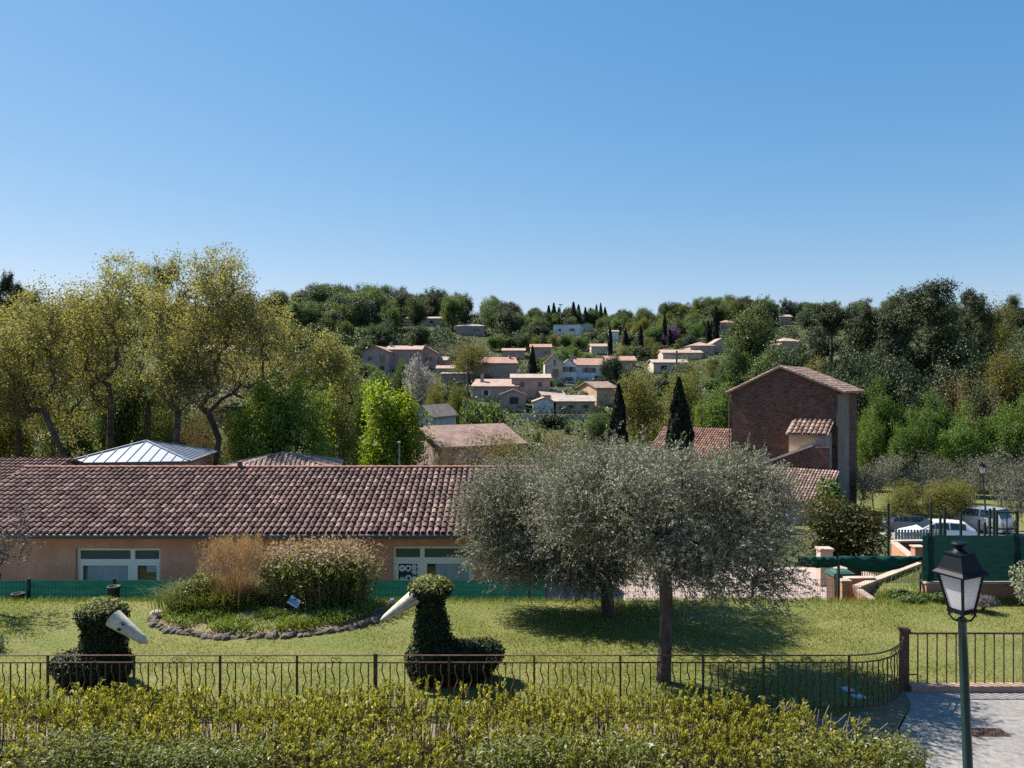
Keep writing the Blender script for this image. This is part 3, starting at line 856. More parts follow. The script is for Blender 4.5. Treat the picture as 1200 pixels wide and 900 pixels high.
def house(px, py, wpx, label, D=None, wall='beige', roof='roof_far_red', h=3.2, depth=8.0, rot=0.0, rise=1.3, axis='x', wins=(), chim=(), over=0.35, name='house', group=None, sink=4.0, kind='gable', base=None, door=None, hmul=True, side=None, shut='shutter'):
    """house with its facade's foot at pixel (px, py), wpx pixels wide"""
    D = D or hit(px, py)
    q = P(px, py, D)
    z0 = q.z if base is None else base
    W = wpx / FPX * D
    r_ = thing(name, label, 'house', (q.x, q.y, z0), R(rot), group)
    h0 = depth / 2
    mb = MB()
    if kind == 'gable' and axis == 'x':
        mb.prism([(0, -sink), (depth, -sink), (depth, h), (depth / 2, h + rise), (0, h)], 'x', -W / 2, W / 2)
    elif kind == 'gable':
        mb.prism([(-W / 2, -sink), (W / 2, -sink), (W / 2, h), (0, h + rise), (-W / 2, h)], 'y', 0, depth)
    else:
        mb.span((-W / 2, 0, -sink), (W / 2, depth, h))
    mb.build('wall', M['w_' + wall], r_)
    o_ = over; rp = []
    if kind == 'gable' and axis == 'x':
        s_ = rise / (depth / 2); e = h - s_ * o_ + 0.06; k = h + rise + 0.06
        rp.append(slab((-W / 2 - o_, -o_, e), (W / 2 + o_, -o_, e), (W / 2 + o_, depth / 2, k), (-W / 2 - o_, depth / 2, k), 0.2))
        rp.append(slab((W / 2 + o_, depth + o_, e), (-W / 2 - o_, depth + o_, e), (-W / 2 - o_, depth / 2 + .002, k), (W / 2 + o_, depth / 2 + .002, k), 0.2))
    elif kind == 'gable':
        s_ = rise / (W / 2); e = h - s_ * o_ + 0.06; k = h + rise + 0.06
        rp.append(slab((-W / 2 - o_, depth + o_, e), (-W / 2 - o_, -o_, e), (0, -o_, k), (0, depth + o_, k), 0.2))
        rp.append(slab((W / 2 + o_, -o_, e), (W / 2 + o_, depth + o_, e), (.002, depth + o_, k), (.002, -o_, k), 0.2))
    elif kind == 'hip':
        k = h + rise; e = h + 0.06; a = min(W, depth) / 2
        c = [(-W / 2 - o_, -o_, e), (W / 2 + o_, -o_, e), (W / 2 + o_, depth + o_, e), (-W / 2 - o_, depth + o_, e)]
        if W > depth: p1, p2 = (-W / 2 + a, depth / 2, k), (W / 2 - a, depth / 2, k)
        else: p1, p2 = (0, a, k), (0, depth - a, k)
        mb = MB()
        if W > depth: fs = [(0, 1, 5, 4), (1, 2, 5), (2, 3, 4, 5), (3, 0, 4), (3, 2, 1, 0)]
        else: fs = [(0, 1, 4), (1, 2, 5, 4), (2, 3, 5), (3, 0, 4, 5), (3, 2, 1, 0)]
        mb.add(c + [p1, p2], fs)
        rr = mb.build('roof', M[roof], r_)
    elif kind == 'flat':
        mb = MB(); mb.span((-W / 2 - 0.15, -0.15, h + .002), (W / 2 + 0.15, depth + 0.15, h + 0.3))
        rr = mb.build('roof', M[roof], r_)
    elif kind == 'shed':
        rp.append(slab((-W / 2 - o_, -o_, h + 0.05), (W / 2 + o_, -o_, h + 0.05), (W / 2 + o_, depth + o_, h + rise), (-W / 2 - o_, depth + o_, h + rise), 0.18))
    if rp:
        V, F = join(rp); rr = link('roof', np_mesh('roof', V, F), r_, M[roof])
    for cx, cy, ch in chim:
        mb = MB(); mb.box((cx * W, cy * depth, h + rise * 0.6 + ch / 2), (0.6, 0.6, ch + 0.8)); mb.box((cx * W, cy * depth, h + rise * 0.6 + ch + 0.47), (0.75, 0.75, 0.12))
        mb.build('chimney', M['w_mauve'], rr)
    for wi in wins:
        u_, v_, ww, wh = wi[:4]
        window(r_, (u_ * W, 0, v_), (1, 0, 0), (0, -1, 0), ww, wh, shutters=M[random.choice(('shutter', 'shutter_blue', 'w_palegrey'))] if ww < 1.25 and len(label) % 3 else None, fr=0.06, bars=(0, 0))
    if side:
        for s_, v_pos, v_, ww, wh in side:
            window(r_, (s_ * W / 2, v_pos * depth, v_), (0, 1, 0), (s_, 0, 0), ww, wh, fr=0.06, bars=(0, 0))
    if door:
        u_, ww, wh = door
        mb = MB(); mb.box((u_ * W, -0.02, wh / 2), (ww, 0.1, wh)); mb.build('door', M['shutter'], r_)
    bb = (px - wpx / 2 - 2, py - (h + rise) / D * FPX, px + wpx / 2 + 2, py, D)
    HB.append(bb)
    return r_


HB = []
# ---------------- the village on the slope, left to right
house(440, 436, 32, 'mauve house with an orange tiled gable, left end of the long terrace under the hill', wall='mauve', roof='roof_far_red', h=5.4, rise=1.5, depth=9, axis='y', wins=((-.2, 3.6, 1.2, 1.2), (.25, 3.5, 1.6, 1.8), (.25, 0.9, 1.4, 1.4)), rot=-8)
house(474, 434, 40, 'long grey brown wing with a pale tiled roof joining the orange gabled house', wall='mauve', roof='roof_far_pink', h=5.6, rise=1.1, depth=8, wins=((-.3, 3.8, .9, 1.2), (.2, 3.8, .9, 1.2)), chim=((-.45, .4, .8), (.1, .5, .7)))
house(500, 432, 24, 'pale pink gable end of the terrace beside the white blossom tree', wall='pink', roof='roof_far_pink', h=4.4, rise=1.6, depth=8, axis='y', wins=((.1, 2.6, .9, 1.1),))
house(514, 432, 19, 'small low house with a pink lean roof right of the blossom tree', wall='mauve', roof='roof_far_pink', h=2.4, rise=.9, depth=5, axis='x', rot=-10, wins=((.2, 1.2, .8, .8),))
house(522, 441, 20, 'tiny beige outbuilding with a white framed opening below the pink lean roof', wall='sand', roof='roof_far_pink', h=2.1, rise=.7, depth=5, axis='x', wins=((-.2, 1.0, 1.0, .9),))
house(535, 449, 36, 'low long shed with a flat grey pink roof beside the telephone pole', wall='mauve', roof='roof_far_grey', h=2.3, rise=.35, depth=5, kind='shed')
house(578, 447, 56, 'brown roofed house with a broad blank shaded wall behind the telephone pole', wall='beige', roof='roof_far_red', h=4.6, rise=1.5, depth=9, rot=9, chim=((.4, .4, .6),), wins=((-.42, 3.0, .8, 1.0),))
house(602, 421, 26, 'pale low house behind the brown roof, with a flat pink top', wall='pink', roof='roof_far_pink', h=3.0, rise=.8, depth=7)
house(634, 422, 24, 'small pink house with a red roof beside a lone dark cypress', wall='pink', roof='roof_far_red', h=4.4, rise=1.1, depth=7, wins=((.25, 2.6, 1.0, 1.2),))
house(580, 470, 54, 'pale pink bungalow with a chimney and a round dormer, left of the two storey house', wall='pink', roof='roof_far_pink', h=3.2, rise=1.4, depth=8, rot=-12, chim=((-.35, .3, 1.2),), wins=((-.2, 1.7, 1.0, 1.1),))
house(622, 470, 45, 'two storey mauve pink house with dark upper windows and a flat pale roof', wall='pink', roof='roof_far_grey', h=4.9, rise=.8, depth=8, wins=((-.22, 3.5, .95, 1.1), (.24, 3.5, .95, 1.1), (.24, 1.1, .95, 1.1)))
house(601, 482, 30, 'grey pink gabled porch wing with an arched dark opening, in front of the bungalow', wall='mauve', roof='roof_far_pink', h=3.3, rise=1.0, depth=6, axis='y', wins=((0.05, 2.1, 1.9, 1.5),), over=.25)
house(649, 474, 26, 'small pink roofed annex right of the two storey house', wall='pink', roof='roof_far_pink', h=2.0, rise=.8, depth=5, rot=14)
house(638, 486, 27, 'white gabled garage front with faint streaks below the two storey house', wall='palegrey', roof='roof_far_pink', h=2.5, rise=.8, depth=8, axis='y', over=.2)
house(673, 485, 48, 'long low ochre house with a pale roof and two small windows', wall='ochre', roof='roof_far_grey', h=2.5, rise=1.0, depth=7, wins=((-.08, 1.4, .7, .7), (.28, 1.4, .7, .7)))
house(649, 448, 21, 'tall cream gable with a narrow upper window at the left of the red row', wall='cream', roof='roof_far_red', h=5.2, rise=2.0, depth=9, axis='y', wins=((.05, 5.0, .7, 1.5), (.1, 2.4, 1.6, 2.0)), over=.2)
house(667, 448, 16, 'narrow white gabled bay in the middle of the red roofed row', wall='white', roof='roof_far_red', h=4.6, rise=1.4, depth=8, axis='y', wins=((-.15, 3.3, 1.2, 1.3), (.28, 3.3, .7, 1.3), (0, .9, 2.2, 1.0)), over=.12, chim=((.3, .5, .8),))
house(692, 447, 34, 'white walled house with three dark windows under the red roof', wall='white', roof='roof_far_red', h=4.4, rise=1.8, depth=9, wins=((-.2, 3.0, .9, 1.3), (-.04, 3.0, .9, 1.3), (.12, 3.0, .9, 1.3), (.3, .8, 1.1, 1.6)), chim=((-.5, .5, .8),), rot=5)
house(728, 436, 34, 'brown red roofed end of the row behind a dark round tree', wall='mauve', roof='roof_far_red', h=3.4, rise=1.3, depth=8, chim=((-.1, .5, .7),))
house(704, 416, 22, 'small pale house with a pink roof just above the red roofed row', wall='cream', roof='roof_far_pink', h=3.0, rise=1.0, depth=7)
house(664, 393, 32, 'white flat roofed modern villa high on the hill under the conifers', wall='white', roof='roof_far_grey', h=4.6, rise=.3, depth=9, kind='flat', wins=((.2, 2.4, 2.4, 1.1), (-.25, 2.4, 1.0, 1.0)), rot=-14)
house(688, 389, 14, 'small cream annex right of the white modern villa', wall='cream', roof='roof_far_pink', h=3.4, rise=.9, depth=6, axis='y')
house(720, 401, 10, 'thin white house wall between dark cypresses on the slope', wall='white', roof='roof_far_pink', h=4.2, rise=.6, depth=6)
house(711, 476, 27, 'ochre yellow gable end half hidden by the left cypress', wall='ochre', roof='roof_far_brown', h=3.8, rise=1.2, depth=8, rot=24)
house(786, 437, 40, 'low house with a broad yellowish flat roof behind the tall pole', wall='sand', roof='roof_far_grey', h=2.9, rise=.9, depth=9, wins=((-.2, 1.4, 1.6, 1.3),))
house(800, 424, 46, 'wide low house with a pale pink roof on the slope behind the pole', wall='sand', roof='roof_far_pink', h=2.7, rise=1.0, depth=9)
house(823, 417, 28, 'hip roofed pinkish house among bushes on the middle slope', wall='beige', roof='roof_far_pink', h=3.0, rise=1.3, depth=8, kind='hip', wins=((-.2, 1.6, .9, 1.1),))
house(846, 413, 18, 'pink gabled house close to the tall dark cypress', wall='pink', roof='roof_far_pink', h=3.0, rise=1.4, depth=8, axis='y', wins=((0, 1.5, 1.0, 1.0),))
house(853, 391, 20, 'terracotta roofed villa right of the tall cypress, highest on the slope', wall='beige', roof='roof_far_red', h=4.0, rise=1.2, depth=8, kind='hip', wins=((-.2, 2.4, 1.0, 1.2),))
house(928, 411, 26, 'pinkish roofed house among dark trees above the brick barn', wall='beige', roof='roof_far_pink', h=3.0, rise=1.3, depth=8, kind='hip', rot=12)
house(921, 380, 14, 'small pale roof peeping out of the trees above the brick barn', wall='pink', roof='roof_far_pink', h=3.0, rise=1.0, depth=7)
house(497, 382, 42, 'long low beige house high in the woods with a pale flat roof', wall='sand', roof='roof_far_grey', h=3.2, rise=.9, depth=8, wins=((-.2, 1.6, 1.4, 1.2), (.2, 1.6, 1.4, 1.2)))
house(551, 393, 34, 'brownish hilltop house with a low pyramid roof left of the conifers', wall='mauve', roof='roof_far_grey', h=3.6, rise=1.4, depth=9, kind='hip', wins=((.2, 2.0, 1.2, 1.2),))
house(495, 507, 24, 'small grey walled house with a pale tiled gable below the garden', D=105, wall='palegrey', roof='roof_far_pink', h=2.4, rise=1.3, depth=8, axis='y', rot=-20)
house(262, 437, 60, 'pink walled house glimpsed between the bare plane tree trunks', D=150, wall='pink', roof='roof_far_pink', h=4.2, rise=1.3, depth=9, wins=((-.2, 2.2, 1, 1.2), (.2, 2.2, 1, 1.2)))
house(75, 545, 60, 'grey pink house low behind the leaning plane trees', D=78, wall='palegrey', roof='roof_far_pink', h=2.6, rise=1.2, depth=7)

# big house behind the school, gable on the left
D = 72.0
hb = house(566, 563, 112, 'beige house with a brown tiled roof and a gable window beyond the school roof', D=D, wall='mauve', roof='roof_far_brown', h=3.4, rise=1.6, depth=8, rot=33, wins=((-.36, 1.3, .9, 1.1), (-.1, 1.4, .9, 1.1)), side=((-1, .5, 3.1, 1.3, 1.0), (-1, .35, 1.0, 1.2, 1.2)), chim=((-.46, .8, .9),), base=-3.0)

# low garden walls of the village terraces
def garden_wall(x0, x1, py, D, hh, label, m='w_palegrey'):
    D = hit((x0 + x1) / 2, py) or D
    a, b_ = P(x0, py, D), P(x1, py, D - 1.5)
    t = thing('garden_wall', label, 'wall', a)
    mb = MB(); d_ = b_ - a
    mb.bar((0, 0, -1.2), (d_.x, d_.y, -1.2 + d_.z * 0), .35, 2.4 + 2 * hh); mb.build('wall', M[m], t)
    mb = MB(); mb.bar((0, 0, hh + .05), (d_.x, d_.y, hh + .05), .45, .1); mb.build('coping', M['coping'], t)


garden_wall(612, 690, 491, 118, .8, 'long pale terrace wall below the white garage and the ochre house')
garden_wall(655, 722, 455, 160, .7, 'pale garden wall under the white walled house of the red row')
garden_wall(478, 545, 478, 118, .9, 'low grey garden wall under the two olive yellow garden trees', 'w_mauve')
garden_wall(420, 470, 441, 152, .8, 'low wall under the orange gabled house', 'w_beige')

# ---------------- barn of dark rubble brick
a_b = R(35)
q = P(857, 600, 60.0)
bx0 = Vector((q.x, q.y, -4.0))
barn = thing('brick_barn', 'tall dark red brick barn with a blank gable wall and lean-to roofs', 'barn', bx0, -a_b)
Wb, Db, Hb, Rb = 7.7, 7.0, 9.5, 1.75
mb = MB(); mb.prism([(0, -1), (Wb, -1), (Wb, Hb + .05), (Wb * .49, Hb + Rb), (0, Hb - .1)], 'y', 0, Db)
mb.build('wall', M['brick'], barn)
mb = MB(); mb.span((Wb + .002, 0.004, -1), (Wb + .06, 3.9, Hb - .2)); mb.build('plaster_panel', M['w_dim'], barn)
sl1 = slab((-.35, Db, Hb - .17), (-.35, -.25, Hb - .17), (Wb * .49, -.25, Hb + Rb + .08), (Wb * .49, Db, Hb + Rb + .08), .12)
sr = np.array([Wb * .51 + .55, 0, -(Rb + .12)]); Lr = np.linalg.norm(sr); 
sl2 = slab((Wb + .55, -.25, Hb - .06), (Wb + .55, Db, Hb - .06), (Wb * .49 + .002, Db, Hb + Rb + .08), (Wb * .49 + .002, -.25, Hb + Rb + .08), .12)
t1 = tiles((Wb + .55, -.25, Hb - .06), (0, 1, 0), -sr / Lr, Db + .2, Lr, seg=4)
t2 = tiles((-.35, Db, Hb - .17), (0, -1, 0), np.array([Wb * .49 + .35, 0, Rb + .25]) / math.hypot(Wb * .49 + .35, Rb + .25), Db + .2, math.hypot(Wb * .49 + .35, Rb + .25), seg=4)
V, F = join([sl1, sl2, t1, t2]); link('roof', np_mesh('barn_roof', V, F), barn, M['tile_old'])
mb = MB(); mb.tube([(Wb + .1, -.12, 0), (Wb + .1, -.12, Hb - .2)], .06, 6); mb.tube([(-.12, -.1, 2), (-.12, -.1, Hb - .3)], .05, 6); mb.build('downpipe', M['gutter'], barn)
# stair wall with pale coping
mb = MB(); mb.prism([(.6, -1), (Wb - .02, -1), (Wb - .02, 5.6), (6.6, 5.55), (4.2, 4.55), (.6, 3.35)], 'y', -2.3, -1.95)
mb.build('stair_wall', M['brick'], barn)
mb = MB()
for a, b_ in (((.5, 3.36), (4.2, 4.58)), ((4.22, 4.62), (6.6, 5.6))):
    mb.prism([(a[0], a[1]), (b_[0], b_[1]), (b_[0], b_[1] + .16), (a[0], a[1] + .16)], 'y', -2.42, -1.85)
mb.build('coping', M['w_palegrey'], barn)
# little porch with its own tiled roof
mb = MB(); mb.span((4.85, -1.8, -1), (6.75, -.003, 6.45)); mb.build('porch', M['w_ochre'], barn)
mb = MB(); mb.span((6.752, -1.8, -1), (Wb - .3, -.003, 6.5)); mb.build('porch_side', M['w_mauve'], barn)
e0 = np.array([4.65, -1.95, 6.42]); up_ = np.array([0, 1.95, .95]); Lp = np.linalg.norm(up_)
s3 = slab(e0, e0 + [2.9, 0, 0], e0 + [2.9, 0, 0] + up_, e0 + up_, .12)
t3 = tiles(e0, (1, 0, 0), up_ / Lp, 2.9, Lp, period=.34, row=.5, rad=.15, seg=5)
V, F = join([s3, t3]); link('porch_roof', np_mesh('porch_roof', V, F), barn, M['tile_old'])
# lower lean-to
e1 = np.array([3.2, -6.4, 2.25]); up1 = np.array([0, 4.0, 1.75]); L1 = np.linalg.norm(up1)
s4 = slab(e1, e1 + [5.2, 0, 0], e1 + [5.2, 0, 0] + up1, e1 + up1, .12)
t4 = tiles(e1, (1, 0, 0), up1 / L1, 5.2, L1, seg=4)
V, F = join([s4, t4]); link('lean_to_roof', np_mesh('lean_to_roof', V, F), barn, M['tile_old'])
mb = MB(); mb.prism([(-6.1, -1), (-2.32, -1), (-2.32, 3.75), (-6.1, 2.1)], 'x', 3.5, 8.2); mb.build('lean_to_wall', M['w_mauve'], barn)
HB.append((850, 428, 1010, 600, 58))

# tiled roof left of the barn
an = thing('barn_annex', 'long low building with a red tiled roof left of the brick barn', 'barn', bx0 + Vector((-.4 * math.cos(a_b), .4 * math.sin(a_b), 0)), -a_b)
mb = MB(); mb.prism([(0.5, -1), (7.0, -1), (7.0, 4.6), (3.9, 6.1), (0.5, 4.4)], 'x', -6.6, 0); mb.build('wall', M['w_mauve'], an)
e = np.array([-6.9, .0, 4.15]); up = np.array([0, 3.9, 2.15]); L2 = np.linalg.norm(up)
V, F = join([slab(e, e + [6.95, 0, 0], e + [6.95, 0, 0] + up, e + up, .12), slab(e + [6.95, 7.4, .2], e + [0, 7.4, .2], e + up + [0, .002, 0], e + [6.95, .002, 0] + up, .12), tiles(e, (1, 0, 0), up / L2, 6.95, L2, seg=4)])
link('roof', np_mesh('annex_roof', V, F), an, M['tile_red'])
HB.append((770, 495, 860, 545, 59))

# ---------------- the school: long low building with canal tiles
ZG = -1.38
sch = thing('school_building', 'long low salmon building with a canal tile roof and white framed windows', 'building', (-8.7, 24.5, ZG))
x0, x1, yw, yb = -18.0, 0.7, 24.55, 33.4
we, rd = 1.33, 2.86
S_ = (-8.7, 24.5, ZG)
# front wall built round the window openings
openings = [(-13.86, -11.17, -0.62, 0.78), (-3.79, -1.21, -0.58, 0.84)]
mb = MB()
zb, zt = ZG - .6, we + .10
cur = x0
for (a, b_, zl, zh) in openings:
    mb.span((cur, yw, zb), (a, yw + .3, zt))
    mb.span((a, yw, zb), (b_, yw + .3, zl)); mb.span((a, yw, zh), (b_, yw + .3, zt))
    cur = b_
mb.span((cur, yw, zb), (x1, yw + .3, zt))
mb.span((x0, yb - .3, zb), (x1, yb, zt))
for xx in (x0, x1 - .3):
    mb.prism([(yw + .302, zb), (yb - .302, zb), (yb - .302, zt), ((yw + yb) / 2, rd - .12), (yw + .302, zt)], 'x', xx, xx + .3)
mb.build('wall', M['wall_school'], sch, S_)
up = np.array([0, 5.0, 1.5]); Lr = np.linalg.norm(up)
e = np.array([-18.3, 24.0, 1.36]); Wr = 19.3
parts = [slab(e, e + [Wr, 0, 0], e + [Wr, 0, 0] + up, e + up, .10), slab(e + [Wr, 10, 0], e + [0, 10, 0], e + up + [0, .002, 0], e + [Wr, .002, 0] + up, .10),
         tiles(e, (1, 0, 0), up / Lr, Wr, Lr), tiles(e + [Wr, 10, 0], (-1, 0, 0), np.array([0, -5.0, 1.5]) / Lr, Wr, Lr, seg=4)]
V, F = join(parts)
rf = link('roof', np_mesh('school_roof', V - np.array(S_), F), sch, M['tile_school'])
mb = MB()
for k in range(48):
    xx = -18.3 + Wr * k / 48
    n0 = len(mb.v)
    mb.tube([(xx, 29.0, 2.86 + .012), (xx + Wr / 48 + .02, 29.0, 2.86)], [.085, .075], 8)
mb.build('ridge_tile', M['mortar'], rf, S_)
mb = MB(); mb.span((-10.25, 28.85, 2.85), (-10.11, 29.0, 3.08)); mb.span((-10.28, 28.82, 3.082), (-10.08, 29.03, 3.11)); mb.build('roof_vent', M['tile_school'], rf, S_)
mb = MB(); mb.tube([(-18.3, 23.93, 1.29), (1.0, 23.93, 1.29)], .065, 8); mb.tube([(.5, 24.1, 1.25), (.5, 24.48, 1.0), (.5, 24.48, -1.3)], .045, 8); mb.build('gutter', M['gutter'], sch, S_)
mb = MB(); mb.span((-18.2, 24.0, 1.18), (.9, 24.54, 1.22)); mb.build('soffit', M['mortar'], sch, S_)
for wi, (a, b_, zl, zh) in enumerate(openings):
    yf = yw + .12
    W_ = b_ - a
    mul = a + (.655 if wi == 0 else .36) * W_
    tr = zh - .43
    mb = MB(); f = .085
    mb.span((a, yf, zl), (a + f, yf + .08, zh)); mb.span((b_ - f, yf, zl), (b_, yf + .08, zh))
    mb.span((a + f, yf, zh - f), (b_ - f, yf + .08, zh)); mb.span((a + f, yf, zl), (b_ - f, yf + .08, zl + f))
    mb.span((mul - .07, yf - .005, zl + f), (mul + .07, yf + .075, zh - f))
    for (p, q_) in ((a + f, mul - .07), (mul + .07, b_ - f)):
        mb.span((p, yf + .004, tr - .06), (q_, yf + .078, tr + .06))
        mb.span((p, yf - .012, zl + f), (p + .08, yf + .07, tr - .06)); mb.span((q_ - .08, yf - .012, zl + f), (q_, yf + .07, tr - .06)); mb.span((p + .08, yf - .012, tr - .14), (q_ - .08, yf + .07, tr - .06))
    wo = mb.build('window', M['white_frame'], sch, S_)
    mb = MB()
    for (p, q_) in ((a + f, mul - .07), (mul + .07, b_ - f)): mb.quad((p, yf + .05, tr + .06), (q_, yf + .05, tr + .06), (q_, yf + .05, zh - f), (p, yf + .05, zh - f))
    mb.build('upper_pane', M['glass_grey'], wo, S_)
    mb = MB()
    for (p, q_) in ((a + f, mul - .07), (mul + .07, b_ - f)): mb.quad((p, yf + .06, zl + f), (q_, yf + .06, zl + f), (q_, yf + .06, tr - .06), (p, yf + .06, tr - .06))
    mb.build('lower_pane', M['glass_dark'], wo, S_)
    mb = MB()
    if wi == 0:
        mb.quad((a + f + .2, yf + .055, zl + f), (mul - .17, yf + .055, zl + f), (mul - .17, yf + .055, tr - .14), (a + f + .2, yf + .055, tr - .14))
        mb.build('curtain', M['curtain'], wo, S_)
        mb = MB(); mb.quad((mul + .42, yf + .052, -.02), (b_ - f - .09, yf + .052, -.02), (b_ - f - .09, yf + .052, tr - .14), (mul + .42, yf + .052, tr - .14))
        mb.build('poster', M['curtain'], wo, S_)
    else:
        mb.quad((mul + .42, yf + .055, zl + f), (b_ - f - .09, yf + .055, zl + f), (b_ - f - .09, yf + .055, tr - .14), (mul + .42, yf + .055, tr - .14))
        mb.build('curtain', M['curtain'], wo, S_)
        p0, p1 = a + f + .09, mul - .16
        mb = MB(); mb.quad((p0, yf + .054, zl + f), (p1, yf + .054, zl + f), (p1, yf + .054, tr - .14), (p0, yf + .054, tr - .14))
        po = mb.build('poster', M['poster_blue'], wo, S_)
        mb = MB()
        for ci, cz, kind in ((.17, tr - .3, 0), (.5, tr - .3, 1), (.82, tr - .25, 2), (.84, tr - .42, 2), (.18, tr - .67, 2), (.52, tr - .62, 1), (.84, tr - .66, 0)):
            cx = p0 + (p1 - p0) * ci; rr = .105
            n = 14
            if kind == 2:      # snowflake of crossed strips
                for k in range(3):
                    th = k * math.pi / 3
                    dx, dz = math.cos(th) * rr, math.sin(th) * rr; ex, ez = -math.sin(th) * .022, math.cos(th) * .022
                    mb.quad((cx - dx - ex, yf + .050 - k * .001, cz - dz - ez), (cx + dx - ex, yf + .050 - k * .001, cz + dz - ez), (cx + dx + ex, yf + .050 - k * .001, cz + dz + ez), (cx - dx + ex, yf + .050 - k * .001, cz - dz + ez))
            else:              # cut paper ring / disc
                ri = .05 if kind else .03
                for k in range(n):
                    t0, t1_ = 2 * math.pi * k / n, 2 * math.pi * (k + 1) / n
                    mb.quad((cx + ri * math.cos(t0), yf + .050, cz + ri * math.sin(t0)), (cx + rr * math.cos(t0), yf + .050, cz + rr * math.sin(t0)), (cx + rr * math.cos(t1_), yf + .050, cz + rr * math.sin(t1_)), (cx + ri * math.cos(t1_), yf + .050, cz + ri * math.sin(t1_)))
        mb.build('paper_shapes', M['paper'], po, S_)

# the wing behind on the left
wg = thing('school_wing', 'rear school wing at the left edge, its tiled ridge just above the long roof', 'building', (-23, 31.5, ZG))
S2 = (-23, 31.5, ZG)
e = np.array([-34, 31.2, 1.15]); Wr2 = 34 - 20.3; up2 = np.array([0, 4.6, 1.4]); L2 = np.linalg.norm(up2)
V, F = join([slab(e, e + [Wr2, 0, 0], e + [Wr2, 0, 0] + up2, e + up2, .1), slab(e + [Wr2, 9.2, 0], e + [0, 9.2, 0], e + up2 + [0, .002, 0], e + [Wr2, .002, 0] + up2, .1), tiles(e, (1, 0, 0), up2 / L2, Wr2, L2, seg=4)])
link('roof', np_mesh('wing_roof', V - np.array(S2), F), wg, M['tile_school'])
mb = MB(); mb.prism([(31.6, ZG - .6), (40, ZG - .6), (40, 1.15), (35.8, 2.4), (31.6, 1.15)], 'x', -33.6, -20.6); mb.build('wall', M['wall_school'], wg, S2)

# zinc pyramid roof
zc = P(176, 517, 40.0); 
pv = thing('zinc_pavilion', 'square pavilion with a pale blue standing seam metal pyramid roof', 'building', (zc.x - .2, zc.y, -1.5), R(8))
hw = 2.85; ze = 6 - 96 / 906 * 37 + 1.5 + .18; za = zc.z + 1.5
mb = MB(); mb.add([(-hw, -hw, ze), (hw, -hw, ze), (hw, hw, ze), (-hw, hw, ze), (0, 0, za)], [(0, 1, 4), (1, 2, 4), (2, 3, 4), (3, 0, 4), (3, 2, 1, 0)])
rf = mb.build('roof', M['zinc'], pv)
mb = MB()
for s_ in range(4):
    for k in range(-5, 6):
        u = k * hw / 5.6
        f = 1 - abs(u) / hw
        c_, s2 = math.cos(s_ * math.pi / 2), math.sin(s_ * math.pi / 2)
        a = (u, -hw, ze + .02); b_ = (u, -hw + hw * f, ze + (za - ze) * f + .02)
        ro = lambda p: (p[0] * c_ - p[1] * s2, p[0] * s2 + p[1] * c_, p[2])
        if f > .05: mb.bar(ro(a), ro(b_), .026, .045)
for cx, cy in ((-1, -1), (1, -1), (1, 1), (-1, 1)): mb.bar((cx * hw, cy * hw, ze + .02), (0, 0, za + .03), .1, .08)
mb.build('seam', M['zinc'], rf)
mb = MB()
for i in range(4):
    c4 = [(-hw, -hw), (hw, -hw), (hw, hw), (-hw, hw)]
    a, b_ = c4[i], c4[(i + 1) % 4]
    mb.bar((a[0] * 1.01, a[1] * 1.01, ze - .06), (b_[0] * 1.01, b_[1] * 1.01, ze - .06), .12, .12)
mb.build('gutter', M['gutter'], rf)
mb = MB(); mb.span((-hw + .45, -hw + .45, -.6), (hw - .45, hw - .45, ze - .13)); mb.build('wall', M['w_zincwall'], pv)

# low tiled pyramid
tc_ = P(332, 531, 42.0)
tp = thing('tiled_pavilion', 'low brown tiled pyramid roof peeping over the school ridge', 'building', (tc_.x, tc_.y, -1.6), R(10))
hw = 3.1; ze = 3.1; za = tc_.z + 1.6
mb = MB(); mb.span((-2.6, -2.6, -.6), (2.6, 2.6, ze - .02)); mb.build('wall', M['wall_school'], tp)
mb = MB(); mb.add([(-hw, -hw, ze), (hw, -hw, ze), (hw, hw, ze), (-hw, hw, ze), (0, 0, za)], [(0, 1, 4), (1, 2, 4), (2, 3, 4), (3, 0, 4), (3, 2, 1, 0)])
for s_ in range(4):
    for k in range(-12, 13):
        u = k * hw / 12.5; f = 1 - abs(u) / hw
        c_, s2 = math.cos(s_ * math.pi / 2), math.sin(s_ * math.pi / 2)
        ro = lambda p: (p[0] * c_ - p[1] * s2, p[0] * s2 + p[1] * c_, p[2])
        if f > .06: mb.tube([ro((u, -hw, ze + .02)), ro((u, -hw + hw * f, ze + (za - ze) * f + .02))], .075, 5)
mb.build('roof', M['tile_old'], tp)
HB.append((70, 515, 400, 560, 38))

# ------------------------------------------------------------------ trees
def put(key, name, label, cat, px, py_top, D, wpx, group=None, zb=None):
    """tree whose top is at pixel (px, py_top), D metres off, wpx pixels wide, rooted on the ground"""
    x = (px - 600) / FPX * D
    z0 = h1(x, D) if zb is None else zb
    zt = EYE - (py_top - 450) / FPX * D
    return place(key, name, label, cat, (x, D, z0 - 0.05), max(zt - z0, .5), wpx / FPX * D, None, group)


